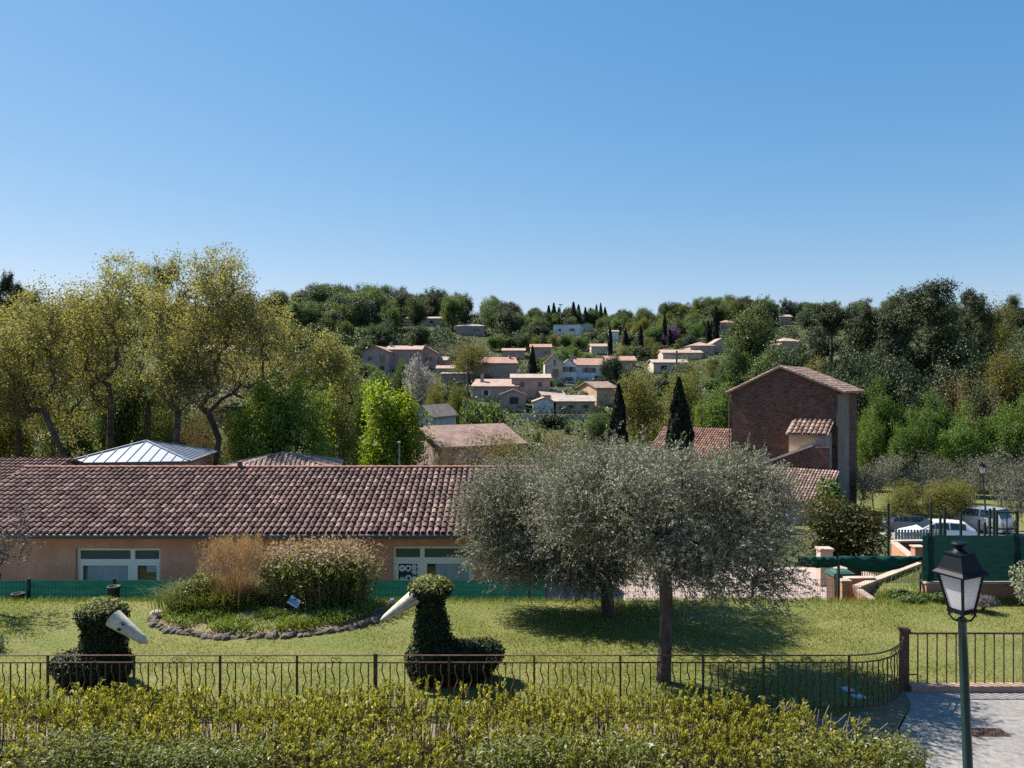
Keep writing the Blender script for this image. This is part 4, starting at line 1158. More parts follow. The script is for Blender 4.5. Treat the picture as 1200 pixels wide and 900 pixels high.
def plane_tree(i, px, D, top, wpx, lean, label, low=0.34, n=120, fork=0.28, per=100):
    g = rngs(300 + i)
    x = (px - 600) / FPX * D; z0 = h1(x, D)
    H = EYE - (top - 450) / FPX * D - z0
    rx = wpx / FPX * D / 2
    cx = lean[0]
    zc = H * (low + 1) / 2; rz_ = H * (1 - low) / 2
    n = int(n * 4.0)
    # twig clusters: several rounded masses filling a broad dome
    k = 13
    cs = unit(g.normal(size=(k, 3))) * g.uniform(.45, .72, (k, 1)) * np.array([rx, rx * .9, rz_]) + np.array([cx, lean[1], zc])
    pick = g.integers(0, k, n)
    T = cs[pick] + unit(g.normal(size=(n, 3))) * (g.random((n, 1)) ** .4) * np.array([rx * .42, rx * .42, rz_ * .36])
    T[:, 2] = np.clip(T[:, 2], H * low * .8, H)
    f = H * fork
    t = make_tree('plane_tree', label, 'tree', M['bark_plane'], M['plane'], g, H, [(0, 0, -.6), (lean[0] * .12, 0, f * .5), (lean[0] * .35, lean[1] * .3, f), (lean[0] * .6, lean[1] * .6, f * 1.5)], T, 36, .25, .145, .10, .010, .0105 * H, bend=.15, seg=.7, out_c=(cx, 0, zc), rnd=1.3, outk=.2)
    t.location = (x, D, z0); del t['_h']
    return t


plane_tree(0, 105, 47, 312, 150, (-4.2, 0), 'plane tree with a trunk leaning to the left edge of the photo', n=110)
plane_tree(1, 127, 51, 255, 135, (.3, 0), 'tall olive yellow plane tree with an upright forked trunk above the metal roof', n=130)
plane_tree(2, 203, 46, 288, 120, (.2, .6), 'plane tree with a slim slanting trunk just right of the metal roof peak', n=90)
plane_tree(3, 243, 49, 266, 170, (1.2, 0), 'tallest plane tree, its trunks splitting low and spreading to the right', n=150, fork=.2)
plane_tree(4, 268, 61, 325, 120, (3.2, 0), 'plane tree leaning right with a bare curved limb', n=90, fork=.25)
plane_tree(5, 385, 60, 372, 85, (0, 0), 'shorter olive yellow plane tree at the right end of the row', n=100, low=.2)
plane_tree(6, 20, 50, 335, 130, (-.5, 1), 'plane tree cut by the left edge of the photo', n=110, low=.25)
plane_tree(7, 55, 56, 325, 120, (.5, 1), 'plane tree standing behind the leaning trunk on the left', n=100, low=.2)
plane_tree(8, 165, 60, 300, 110, (.5, 1), 'plane tree behind the gap between the two tallest crowns', n=90, low=.22)
plane_tree(9, -40, 48, 320, 130, (.5, 0), 'plane tree mostly outside the left edge', n=70, low=.25)
put('yellow0', 'broadleaf_tree', 'small olive yellow tree right of the dark green round tree', 'tree', 388, 455, 56, 70)
put('yellow1', 'broadleaf_tree', 'olive yellow low tree at the far left above the roof wing', 'tree', 25, 455, 54, 90)
put('green1', 'broadleaf_tree', 'dark leafy tree between the plane trunks on the left', 'tree', 150, 420, 62, 75)
put('yellow0', 'broadleaf_tree', 'yellowish bushy tree under the plane trunks right of the metal roof', 'tree', 272, 490, 58, 50)
put('green2', 'broadleaf_tree', 'green bushy tree low behind the leaning plane trunk', 'tree', 85, 450, 66, 80)
put('shrub0', 'shrub', 'green shrub under the plane trees behind the metal roof', 'shrub', 190, 505, 60, 60)

put('tan0', 'shrub', 'tan twiggy tree behind the spreading plane trunks', 'tree', 242, 462, 66, 66)
put('green3', 'broadleaf_tree', 'mid green bushy tree far behind the spreading plane trunks', 'tree', 228, 478, 74, 60)
put('yellow1', 'shrub', 'yellowish bush between the central plane trunks', 'shrub', 212, 488, 60, 46)
put('green0', 'broadleaf_tree', 'dull green tree behind the central plane trunks', 'tree', 185, 440, 75, 60)
put('fresh0', 'broadleaf_tree', 'round dense green tree in front of the plane trees', 'tree', 328, 436, 47, 118)
put('lime0', 'broadleaf_tree', 'bright lime yellow tree in fresh leaf', 'tree', 452, 436, 70, 80)
put('yellow0', 'shrub', 'olive yellow bush low in front of the beige house beyond the school', 'shrub', 606, 512, 57, 62)
put('tan0', 'shrub', 'tan twiggy bush at the left foot of the beige house beyond the school', 'shrub', 528, 517, 56, 50)
put('green3', 'broadleaf_tree', 'mid green tree left of the bright lime tree', 'tree', 425, 445, 74, 46)
put('green0', 'broadleaf_tree', 'dark green tree right below the bright lime tree', 'tree', 470, 485, 70, 28)
put('row1', 'broadleaf_tree', 'bright green leafy tree between the right cypress and the brick barn', 'tree', 842, 440, 86, 62)
put('yellow1', 'broadleaf_tree', 'airy yellow green tree between the two big cypresses', 'tree', 757, 425, 78, 78)
put('yellow0', 'broadleaf_tree', 'yellow green tree right behind the right big cypress', 'tree', 805, 425, 96, 70)
put('shrub1', 'shrub', 'pale green shrub tree with light flecks in front of the pink bungalow', 'shrub', 564, 461, 98, 60)
put('yellow0', 'broadleaf_tree', 'left of two olive yellow garden trees with visible trunks', 'tree', 517, 446, 122, 34)
put('yellow1', 'broadleaf_tree', 'right of two olive yellow garden trees with visible trunks', 'tree', 538, 447, 120, 30)
put('yellow1', 'broadleaf_tree', 'rounded yellow green tree above the brown roofed house', 'tree', 549, 399, 185, 56)
put('blossom0', 'blossom_tree', 'white blossoming tree below the terrace of houses', 'tree', 491, 419, 140, 40)
put('green1', 'broadleaf_tree', 'green tree left of the white blossom', 'tree', 470, 421, 150, 24)
put('green2', 'broadleaf_tree', 'wide low green tree under the orange gabled house', 'tree', 440, 428, 150, 44)
put('tan0', 'shrub', 'bushy tan twigged tree in front of the beige house beyond the school', 'tree', 580, 503, 56, 120)
put('tan0', 'shrub', 'tan twiggy shrub just left of the left cypress', 'shrub', 690, 510, 56, 60)
put('tan0', 'shrub', 'tan twiggy shrub above the olive crown, left part', 'shrub', 650, 505, 60, 60)
put('grey0', 'orchard_tree', 'grey twiggy tree above the olive crown between the cypresses', 'tree', 745, 512, 56, 70)
put('oak1', 'oak_tree', 'dark round tree in front of the end of the red roofed row', 'tree', 716, 414, 172, 27)
put('cypress1', 'cypress_tree', 'small dark cypress beside the small pink house', 'tree', 624, 405, 176, 9)
put('cypress0', 'cypress_tree', 'big dark cypress left of the right one, top just above the field', 'tree', 725, 450, 52, 25)
put('cypress1', 'cypress_tree', 'big dark cypress touching the red tiled roof beside the barn', 'tree', 796, 443, 51, 31)
for px, top, D, lab in ((715, 382, 255, 'slim cypress at the left of the villa slope'), (733, 384, 262, 'greenish slim cypress beside the white wall'), (751, 380, 250, 'slim cypress alone in pale green trees'),
                        (779, 368, 262, 'cypress left of the purple tree'), (785, 385, 258, 'short cypress in front of the purple tree'), (830, 375, 255, 'left of two close cypresses near the villa'), (834, 376, 257, 'right of two close cypresses near the villa')):
    put('cypress0' if px % 2 else 'cypress1', 'cypress_tree', lab, 'tree', px, top, D, 5.5)
put('cypress0', 'cypress_tree', 'tallest slim dark cypress on the far slope beside the terracotta villa', 'tree', 839, 358, 250, 8)
put('judas0', 'blossom_tree', 'purple flowering tree on the far slope', 'tree', 788, 381, 262, 22)
put('oak2', 'oak_tree', 'dark shrubby tree beside the low ochre house', 'tree', 700, 470, 118, 24)
put('green3', 'shrub', 'green hedge shrub in front of the ochre house', 'shrub', 700, 482, 112, 30)

# right-hand side
put('pine0', 'pine_tree', 'tallest spreading pine on the right with layered dark boughs', 'tree', 1087, 337, 112, 112)
put('pine1', 'pine_tree', 'dark pine with an open crown right of the tallest pine', 'tree', 1142, 347, 118, 70)
put('pine2', 'pine_tree', 'rounded dark pine left of the tallest pine', 'tree', 1030, 366, 116, 92)
put('pine0', 'pine_tree', 'dark spreading pine above the barn roof', 'tree', 975, 361, 122, 92)
put('oak0', 'oak_tree', 'dark evergreen oak left of the pine above the barn', 'tree', 925, 392, 105, 60)
put('yellow0', 'broadleaf_tree', 'tall olive yellow tree at the right edge beside the pines', 'tree', 1182, 356, 122, 70)
put('green1', 'broadleaf_tree', 'tall mid green tree on the slope left of the barn roof', 'tree', 886, 356, 165, 66)
put('green2', 'broadleaf_tree', 'dark green tree below the tall mid green one', 'tree', 905, 395, 150, 60)
put('green0', 'broadleaf_tree', 'rounded green tree on the slope left of the barn gable', 'tree', 862, 395, 160, 44)
for i, (px, top, D, wp) in enumerate(((1000, 405, 96, 60), (1050, 415, 98, 66), (1100, 420, 100, 70), (1150, 418, 98, 60), (1010, 430, 88, 50), (960, 425, 92, 60), (1075, 440, 92, 60), (1150, 450, 90, 60), (1020, 400, 104, 70), (1200, 440, 96, 70), (1230, 400, 105, 90), (1115, 390, 108, 80), (905, 425, 100, 60), (930, 415, 108, 60), (1165, 395, 110, 60))):
    put(f'oak{i % 4}', 'oak_tree', 'dark evergreen oak filling the slope under the pines behind the barn', 'tree', px, top, D, wp, 'dark oaks under the right hand pines')
put('yellow1', 'broadleaf_tree', 'yellow green tree at the right edge under the pines', 'tree', 1192, 404, 94, 80)
put('tan0', 'shrub', 'tan brushwood tree between the green row and the oaks', 'tree', 1135, 441, 90, 74)
put('yellow0', 'broadleaf_tree', 'yellow green bushes peeping over the barn roof', 'tree', 955, 424, 84, 60)
for i, (px, top, D, wp) in enumerate(((1042, 446, 80, 62), (1020, 474, 76, 44), (1080, 462, 78, 66), (1112, 470, 76, 60), (1145, 473, 77, 64), (1180, 466, 76, 66), (1062, 480, 72, 58), (1128, 484, 71, 60), (1215, 465, 74, 70))):
    put(f'row{i % 2}', 'broadleaf_tree', ['tall yellow green tree at the left end of the bright green row', 'low bright green tree touching the barn corner'][i] if i < 2 else 'bright green bushy tree in the row beyond the orchard', 'tree', px, top, D, wp, None if i < 2 else 'bright green row beyond the orchard')
for i, (px, top, D, wp) in enumerate(((1022, 535, 62, 46), (1052, 528, 64, 54), (1085, 532, 60, 52), (1112, 530, 66, 50), (1140, 532, 62, 48), (1172, 528, 64, 56), (1195, 525, 58, 56), (1008, 548, 60, 40), (1215, 530, 60, 60), (1066, 540, 58, 46))):
    put(f'grey{i % 3}', 'orchard_tree', 'pale grey twiggy orchard tree behind the yellow green hedge', 'tree', px, top, D, wp, 'grey orchard trees in rows')
put('grey1', 'orchard_tree', 'grey orchard tree with a bare trunk on the meadow at the right edge', 'tree', 1190, 548, 48, 50)
for i, (px, wp, top) in enumerate(((1066, 62, 562), (1102, 66, 556), (1136, 50, 563))):
    put(f'yellow{i % 2}', 'shrub', ['left', 'middle', 'right'][i] + ' mound of the yellow green hedge behind the cars', 'shrub', px, top, 49, wp)
def bush(name, label, x, y, z0, rx, ry, rz, n, L, W, leafm, seed, stems=True, up=.4, k=7, inner=.3, axis_up=0.0, lobe=.55):
    g = rngs(seed)
    r_ = thing(name, label, 'bush' if name != 'hedge' else 'hedge', (x, y, z0))
    C = lobes(g, n, (0, 0, rz * .95), (rx, ry, rz), k, .55, lobe, inner)
    C = C[(C[:, 2] > .03)]
    ax = np.zeros_like(C); ax[:, 2] = 1
    V, F = leaves(C, L, W, g, C - np.array([0, 0, rz * .4]), .5, up, ax, axis_up)
    link('foliage', np_mesh('foliage', V, F), r_, M[leafm])
    if stems:
        T = shell_points(g, 26, (0, 0, rz), (rx * .7, ry * .7, rz * .8), .3, .2)
        V, F = skeleton(g, [(0, 0, -.3), (0, 0, rz * .3)], T, .012, .03 + .02 * rz, .08, .3, 4)
        link('stems', np_mesh('stems', V, F), r_, M['bark'])
    return r_


bush('shrub', 'large rounded bronze green shrub left of the parked cars', 14.3, 33, h1(14.3, 33) - .1, 2.05, 1.6, 1.6, 11000, .16, .085, 'bush_red', 401, k=9)
bush('shrub', 'bright ivy clump beside the lower barn roof', 20.6, 50, h1(20.6, 50), 1.1, 1.1, 1.75, 2400, .3, .2, 'green', 402)

# ---------------- the wooded hillside: one tree per spot, whole slope
def overlaps(px, top, py, wpx, D):
    for (a, b_, c, d_, hd) in HB:
        if D < hd + 2 and px + wpx * .45 > a and px - wpx * .45 < c and top < b_ + .6 * (d_ - b_) and py > b_ - 2: return True
        if abs(D - hd) < 12 and px + wpx * .4 > a and px - wpx * .4 < c and D >= hd and D < hd + 11: return True
    return False


gz = random.Random(11)
ZONES = [  # px0, px1, py0, py1, count, kinds, height range, label, group
    (350, 600, 354, 400, 85, ('oak', 'oak', 'oak', 'green'), (10, 15), 'dark tree of the dense wood above the terrace of houses', 'trees of the dense wood on the left hill'),
    (0, 360, 350, 420, 26, ('oak', 'green', 'oak'), (9, 14), 'dark tree on the hill behind the plane trees', 'trees on the hill behind the planes'),
    (595, 725, 374, 404, 44, ('green', 'oak', 'green'), (7, 10), 'green tree on the slope round the white modern villa', 'trees round the white modern villa'),
    (720, 880, 364, 405, 50, ('green', 'green', 'yellow', 'oak'), (6, 10), 'mixed green tree on the villa slope left of the barn', 'trees on the villa slope'),
    (770, 960, 356, 378, 34, ('oak', 'green', 'oak'), (7, 9.5), 'dark tree of the far hilltop wood', 'trees of the far hilltop wood'),
    (880, 1200, 366, 400, 26, ('oak', 'green', 'oak'), (9, 13), 'dark tree on the rising ground behind the pines', 'trees behind the right hand pines'),
    (560, 780, 384, 412, 34, ('green', 'oak', 'green', 'yellow'), (5, 8), 'green tree on the slope between the villa and the red roofed row', 'trees above the red roofed row'),
    (345, 560, 392, 412, 30, ('oak', 'green', 'oak'), (6, 9), 'dark tree close above the terrace of houses', 'trees close above the terrace'),
    (345, 430, 405, 470, 24, ('green', 'oak', 'green'), (5, 8), 'green tree between the planes and the terrace', 'trees between the planes and the terrace'),
    (410, 760, 425, 492, 90, ('darkshrub', 'shrub', 'darkshrub', 'green'), (1.6, 3.4), 'garden shrub tight between the village houses', 'shrubs between the village houses'),
    (560, 860, 405, 455, 46, ('green', 'oak', 'shrub', 'darkshrub', 'yellow'), (3, 6), 'garden tree among the houses of the village', 'garden trees of the village'),
    (400, 860, 455, 520, 60, ('shrub', 'darkshrub', 'green', 'shrub', 'yellow'), (1.8, 4.2), 'low garden tree below the village houses', 'low trees below the village'),
]
cnt = {}
for (a, b_, c, d_, n, kinds, hr, lab, grp) in ZONES:
    done = 0; tries = 0
    while done < n and tries < n * 14:
        tries += 1
        px = gz.uniform(a, b_); py = gz.uniform(c, d_)
        D = hit(px, py, 84)
        if D is None: continue
        k = gz.choice(kinds); H = gz.uniform(*hr)
        asp = gz.uniform(.75, 1.1)
        wm = H * .85 * asp if k not in ('shrub', 'darkshrub') else H * 1.4
        wpx = wm / D * FPX; top = py - H / D * FPX
        if overlaps(px, top, py, wpx, D): continue
        i = cnt[k] = cnt.get(k, 0) + 1
        num = {'oak': 4, 'green': 4, 'yellow': 2, 'shrub': 3, 'darkshrub': 2}[k]
        x = (px - 600) / FPX * D
        nm = {'oak': 'oak_tree', 'green': 'broadleaf_tree', 'yellow': 'broadleaf_tree', 'shrub': 'shrub', 'darkshrub': 'shrub'}[k]
        place(f'{k}{i % num}', nm, lab, 'tree' if 'shrub' not in k else 'shrub', (x, D, h1(x, D) - .3), H, wm, None, grp)
        done += 1
# conifers on the skyline above the white villa, a pine behind the planes
for i, (px, top, wp) in enumerate(((643, 358, 8), (649, 355, 8), (655, 360, 7), (672, 354, 9), (678, 357, 8), (666, 362, 8), (686, 360, 7), (692, 361, 8), (699, 357, 6), (704, 355, 6), (709, 360, 7), (661, 363, 7))):
    put('spire0', 'conifer_tree', 'dark pointed conifer on the skyline above the white modern villa', 'tree', px, top, 378 + (i % 3) * 6, wp * 1.7, 'pointed conifers on the skyline')
put('pine2', 'pine_tree', 'dark pine top showing between the two tallest plane trees', 'tree', 190, 313, 150, 60)
put('pine1', 'pine_tree', 'dark pine top at the far left skyline', 'tree', 8, 327, 150, 40)
put('pine1', 'pine_tree', 'lone small tree on the skyline left of the conifers', 'tree', 606, 361, 360, 11)
for i, (px, top, wp) in enumerate(((393, 333, 36), (440, 336, 44), (487, 343, 30), (530, 345, 34), (577, 360, 36))):
    put(f'green{i % 4}', 'broadleaf_tree', ['pale green tree at the left end of the wood skyline', 'broad grey green tree on the wood skyline', 'rounded pale tree on the skyline above the low beige house', 'tall pale tree on the skyline above the pyramid roof', 'spreading pale tree right of the pyramid roof'][i], 'tree', px, top, 285 + i * 8, wp)

# scrub covering the hillside between the trees: uncountable
g = rngs(500)
N = 260000
Dq = 84 + 480 * g.random(N) ** 1.15
px = g.uniform(-80, 1280, N)
X = (px - 600) / FPX * Dq
Z = hgt(X, Dq)
pat = np.sin(X * .11 + 2 * np.sin(Dq * .05)) * np.sin(Dq * .09 + np.sin(X * .07)) + .35 * g.normal(size=N)
keep = (pat > -.35) | (Dq > 210)
X, Dq, Z, pat = X[keep], Dq[keep], Z[keep], pat[keep]
hh = np.where(Dq > 210, 2.4, np.where(Dq > 120, 1.7, 1.0)) * (.6 + .4 * np.clip(pat, -1, 1))
C = np.stack([X, Dq, Z + g.random(len(X)) * hh], 1)
V, F = leaves(C, .55, .36, g, None, 0, .5)
o = link('scrub', np_mesh('scrub', V, F), None, M['oak']); tag(o, 'low green scrub and hedges covering the hillside between houses and trees', 'scrub', None, 'stuff')

# the far-off wood that closes the gaps between the single trees: one dark canopy mass
g = rngs(501)
blobs = []
for (a, b_, c, d_, n) in ((330, 610, 350, 401, 420), (0, 360, 345, 415, 160), (760, 960, 350, 376, 200), (590, 780, 366, 384, 110), (880, 1210, 362, 402, 220), (690, 900, 378, 402, 90), (580, 760, 380, 410, 130), (345, 560, 394, 412, 120), (345, 430, 405, 455, 60)):
    for _ in range(n):
        px_, py_ = g.uniform(a, b_), g.uniform(c, d_)
        D_ = hit(px_, py_, 120)
        if D_ is None: continue
        rr = g.uniform(2.2, 4.2)
        if overlaps(px_, py_ - rr * 2 / D_ * FPX, py_ + 1, rr * 2 / D_ * FPX, D_): continue
        x_ = (px_ - 600) / FPX * D_
        blobs.append((x_, D_, h1(x_, D_) + rr * .6, rr))
blobs = np.array(blobs)
m_ = 170
C = np.repeat(blobs[:, :3], m_, 0); rr = np.repeat(blobs[:, 3], m_)[:, None]
dv = unit(g.normal(size=C.shape)); dv[:, 2] = np.abs(dv[:, 2]) * 1.1 - .25
C = C + dv * rr * g.uniform(.6, 1.05, (len(C), 1))
V, F = leaves(C, .62, .42, g, dv, .5, .3)
o = link('woodland', np_mesh('woodland', V, F), None, M['oak']); tag(o, 'dark dense woodland canopy on the far hills, one closed mass of crowns', 'woodland', None, 'stuff')

# telephone poles, mast, street light
for px, top, bot, D, lab in ((548, 421, 474, 116, 'brown telephone pole left of the pink bungalow'), (793, 411, 470, 100, 'dark telephone pole above the right big cypress')):
    q = P(px, top, D); z0 = h1(q.x, D)
    t = thing('telephone_pole', lab, 'pole', (q.x, D, z0))
    mb = MB(); mb.tube([(0, 0, -.5), (0, 0, q.z - z0)], [.16, .12], 8); mb.build('post', M['pole_wood'], t)
    mb = MB(); mb.box((0, -.12, q.z - z0 - .5), (1.1, .1, .1)); mb.build('crossarm', M['pole_wood'], t)
q = P(657, 357, 380); z0 = h1(q.x, 380)
t = thing('radio_mast', 'thin pale mast standing on the skyline among the conifers', 'mast', (q.x, 380, z0))
mb = MB(); mb.tube([(0, 0, -.5), (0, 0, q.z - z0)], [.22, .15], 6); mb.build('post', M['metal_grey'], t)
mb = MB(); mb.box((0, 0, q.z - z0), (1.8, .3, .5)); mb.build('antenna', M['metal_grey'], t)
q = P(468, 519, 66); z0 = h1(q.x, 66)
t = thing('street_light', 'pale grey street light post between the lime tree and the beige house', 'street light', (q.x, 66, z0))
mb = MB(); mb.tube([(0, 0, -.4), (0, 0, q.z - z0)], [.09, .07], 8); mb.build('post', M['metal_grey'], t)
mb = MB(); mb.box((0, -.25, q.z - z0 + .05), (.22, .7, .14)); mb.build('lamp_head', M['metal_grey'], t)

# ------------------------------------------------------------------ olives on the lawn
def olive(label, base, cc, cr, seed, nT, per, trunk, rbase, k=14, extra=()):
    g = rngs(seed)
    T = lobes(g, nT, cc, cr, k, .7, .36, .25)
    for (c2, r2, n2) in extra: T = np.concatenate([T, shell_points(g, n2, c2, r2, .2)])
    T = T[T[:, 2] > .75]
    r_ = thing('olive_tree', label, 'tree', (base[0], base[1], 0))
    V, F = skeleton(g, trunk, T, .0075, rbase, .08, .32, 7)
    me = np_mesh('olive_trunk', V, F); me.polygons.foreach_set('use_smooth', np.ones(len(F), bool))
    link('trunk', me, r_, M['bark_olive'])
    # sprays: leaves set along thin twigs leaving each clump
    nS = len(T) * 10
    S = np.repeat(T, 10, 0) + g.normal(size=(nS, 3)) * .20
    out = unit(S - np.array(cc) + np.array([0, 0, .6]))
    dirs = unit(out * .8 + g.normal(size=(nS, 3)) * .55 + np.array([0, 0, .25]))
    m_ = per // 10
    t = np.tile(np.linspace(0, 1, m_), nS)
    Sd = np.repeat(dirs, m_, 0)
    C = np.repeat(S, m_, 0) + Sd * (t * .42)[:, None] + np.array([0, 0, -.10]) * (t ** 2)[:, None] + g.normal(size=(nS * m_, 3)) * .018
    ok = C[:, 2] > .55
    C = C[ok]; Sd = Sd[ok]
    V, F = leaves(C, .085, .024, g, C - np.array(cc), .3, .25, Sd, .55, 1.1)
    link('crown', np_mesh('olive_crown', V, F), r_, M['olive'])
    # the twigs
    mb_v = []; mb_f = []
    E = S + dirs * .42 + np.array([0, 0, -.10])
    u = unit(np.cross(dirs, g.normal(size=(nS, 3)))) * .005
    Vt = np.stack([S - u, S + u, E + u * .4, E - u * .4], 1).reshape(-1, 3)
    link('twigs', np_mesh('olive_twigs', Vt, np.arange(nS * 4).reshape(-1, 4)), r_, M['bark_olive'])
    return r_


olive('front olive tree with one thick straight trunk and a broad silvery grey crown', (3.08, 15.5), (-.05, .9, 3.30), (2.9, 2.6, 1.34), 601, 720, 130,
      [(-.06, 0, -.3), (-.02, 0, .5), (.02, 0, 1.4), (0.0, .05, 2.15)], .135, 18, extra=(((1.5, .4, 2.1), (1.3, 1.1, .3), 40),))
olive('rear olive tree, its silvery crown reaching far left over the green fence', (2.47, 20.0), (-.75, .8, 2.6), (3.4, 2.2, 1.65), 602, 640, 110,
      [(.05, 0, -.3), (0, 0, .5), (-.25, 0, 1.2), (-.5, 0, 1.6)], .17, 19, extra=(((-2.3, .3, 1.6), (1.3, 1.2, .7), 120), ((-2.75, .5, 2.6), (1.0, 1.1, 1.1), 120), ((-.3, -.6, 1.35), (.9, .5, .42), 70), ((.3, -.3, 3.3), (1.3, 1.0, .75), 120), ((-.9, -.2, 1.55), (1.3, 1.1, .55), 100)))
# a small sparse tree whose tip enters at the left edge
g = rngs(603)
T = shell_points(g, 70, (0, 0, 2.0), (1.15, 1.2, 1.1), .2)
t_ = make_tree('small_tree', 'small sparse grey tree at the left edge in front of the school wall', 'tree', M['bark'], M['lavender'], g, 3, [(0, 0, -.3), (.1, 0, .6), (.2, 0, 1.0)], T, 16, .14, .10, .05, .006, .05, seg=.3)
t_.location = (-13.6, 20.2, 0); del t_['_h']
bush('shrub', 'low grey green shrub at the left edge behind the iron fence', -12.0, 17.3, 0, .75, .5, .26, 1800, .09, .035, 'silver', 604, k=5)

# ------------------------------------------------------------------ flower bed
bc = (-6.25, 19.95); br_ = (2.85, 1.75)
g = rngs(610)
mb = MB()
n = 40; rings = 6
vs = []; fs = []
for i in range(rings + 1):
    f = i / rings
    for k in range(n):
        a = 2 * math.pi * k / n
        vs.append((bc[0] + br_[0] * f * math.cos(a), bc[1] + br_[1] * f * math.sin(a), .03 + .20 * (1 - f ** 3)))
for i in range(rings):
    for k in range(n): fs.append((i * n + k, (i + 1) * n + k, (i + 1) * n + (k + 1) % n, i * n + (k + 1) % n))
mb.add(vs, fs, True); o = mb.build('flower_bed_soil', M['bed_soil']); o['kind'] = 'structure'


def rock(loc, s, seed, label, group, m='rock'):
    g_ = rngs(seed)
    import bmesh
    bm = bmesh.new(); bmesh.ops.create_icosphere(bm, subdivisions=2, radius=1)
    dirs = unit(g_.normal(size=(9, 3))); offs = g_.uniform(.62, .92, 9)
    ph = g_.uniform(0, 6, 3)
    for v in bm.verts:
        p = np.array(v.co); 
        for d_, o_ in zip(dirs, offs):
            t = p @ d_
            if t > o_: p = p - d_ * (t - o_) * .85
        p = p * (1 + .08 * math.sin(p[0] * 5 + ph[0]) * math.sin(p[1] * 6 + ph[1]) + .05 * math.sin(p[2] * 11 + ph[2]))
        v.co = p
    me = bpy.data.meshes.new('rock'); bm.to_mesh(me); bm.free()
    me.polygons.foreach_set('use_smooth', np.ones(len(me.polygons), bool))
    o = link('edging_stone', me, None, M[m]); o.location = loc; me.polygons.foreach_set('use_smooth', np.zeros(len(me.polygons), bool)); o.scale = s; o.rotation_euler = (g_.uniform(-.3, .3), g_.uniform(-.3, .3), g_.uniform(0, 6.28))
    tag(o, label, 'stone', group)
    return o


k = 0
for a in np.linspace(R(186), R(368), 66):
    a2 = a + g.uniform(-.02, .02)
    s = g.uniform(.075, .15); a2 += g.uniform(-.03, .03)
    x, y = bc[0] + (br_[0] + .02) * math.cos(a2), bc[1] + (br_[1] + .02) * math.sin(a2)
    if k == 0:
        rock((x, y, .10), (.2, .17, .15), 620, 'largest pale stone at the left end of the flower bed edging', None, 'rock_pale')
    else:
        rock((x, y + g.uniform(-.06, .06), .02), (s * 1.5, s * .9, s * .95), 620 + k, 'rough grey brown stone edging the flower bed', 'stones edging the flower bed')
    k += 1
rock((-5.95, 20.35, .27), (.26, .16, .15), 690, 'pale boulder on the flower bed between the grass clump and the big bush', None, 'rock_pale')
rock((-3.25, 21.0, .06), (.14, .12, .12), 691, 'white stone on the lawn at the right end of the flower bed', None, 'rock_pale')

# low weeds in the bed: uncountable
N = 22000
a = g.random(N) * 2 * math.pi; r_ = np.sqrt(g.random(N)) * .95
X = bc[0] + br_[0] * r_ * np.cos(a); Y = bc[1] + br_[1] * r_ * np.sin(a)
pk = np.sin(X * 4.1 + 1) * np.sin(Y * 5.3) + .5 * g.normal(size=N)
X, Y, pk = X[pk > -.1], Y[pk > -.1], pk[pk > -.1]
hh = .06 + .16 * np.clip(pk, 0, 1)
C = np.stack([X, Y, .16 + g.random(len(X)) * hh], 1)
ax = np.zeros_like(C); ax[:, 2] = 1
V, F = leaves(C, .13, .03, g, None, 0, .2, ax, .6)
o = link('bed_weeds', np_mesh('bed_weeds', V, F), None, M['weed']); tag(o, 'low green weeds growing across the flower bed', 'weeds', None, 'stuff')

# dry ornamental grass: green arching clump under tan plumes
t = thing('ornamental_grass', 'ornamental grass clump with tall dry tan plumes over green blades', 'plant', (-7.7, 20.3, .15))
g = rngs(630)


def blades(g, n, cx, rx, ry, hmin, hmax, spread, wd, droop, seg=4):
    V = []; F = []
    bx = cx + rx * g.normal(size=n) * .45; by = ry * g.normal(size=n) * .45
    az = np.arctan2(by, bx - cx) + g.normal(size=n) * .7
    h_ = g.uniform(hmin, hmax, n); sp = spread * g.uniform(.2, 1.2, n)
    side = np.stack([-np.sin(az), np.cos(az), np.zeros(n)], 1)
    rings = []
    for i in range(seg + 1):
        f = i / seg
        c = np.stack([bx + np.cos(az) * sp * f ** 1.6, by + np.sin(az) * sp * f ** 1.6, h_ * (f - droop * f ** 3)], 1)
        w_ = wd * (1 - f * .85)
        rings.append((c - side * w_, c + side * w_))
    V = np.stack([q for r in rings for q in r], 1)      # n, 2(seg+1), 3
    m = 2 * (seg + 1); base = (np.arange(n) * m)[:, None]
    for i in range(seg): F.append(np.concatenate([base + 2 * i, base + 2 * i + 1, base + 2 * i + 3, base + 2 * i + 2], 1))
    return V.reshape(-1, 3), np.concatenate(F), rings[-1][0]


p1 = blades(g, 4200, -.05, 1.25, .7, .45, .95, .6, .011, .35)
link('green_blades', np_mesh('green_blades', p1[0], p1[1]), t, M['bush'])
p2 = blades(g, 1000, .35, .75, .5, .75, 1.35, .5, .006, .25)
link('dry_blades', np_mesh('dry_blades', p2[0], p2[1]), t, M['plume'])
p3 = blades(g, 330, .42, .72, .5, 1.35, 2.0, .32, .004, .05)
tips = p3[2]
ns = 26
C = np.repeat(tips, ns, 0) + np.stack([g.normal(size=len(tips) * ns) * .035, g.normal(size=len(tips) * ns) * .035, -np.tile(np.linspace(0, .30, ns), len(tips))], 1)
ax = np.zeros_like(C); ax[:, 2] = 1
pv_, pf_ = leaves(C, .06, .012, g, None, 0, .1, ax, .6)
V, F = join([(p3[0], p3[1]), (pv_, pf_)])
link('plumes', np_mesh('plumes', V, F), t, M['plume'])
bush('shrub', 'small yellow green variegated shrub at the left end of the flower bed', -8.15, 20.2, .12, .8, .55, .5, 5000, .075, .045, 'bush', 631, k=6)
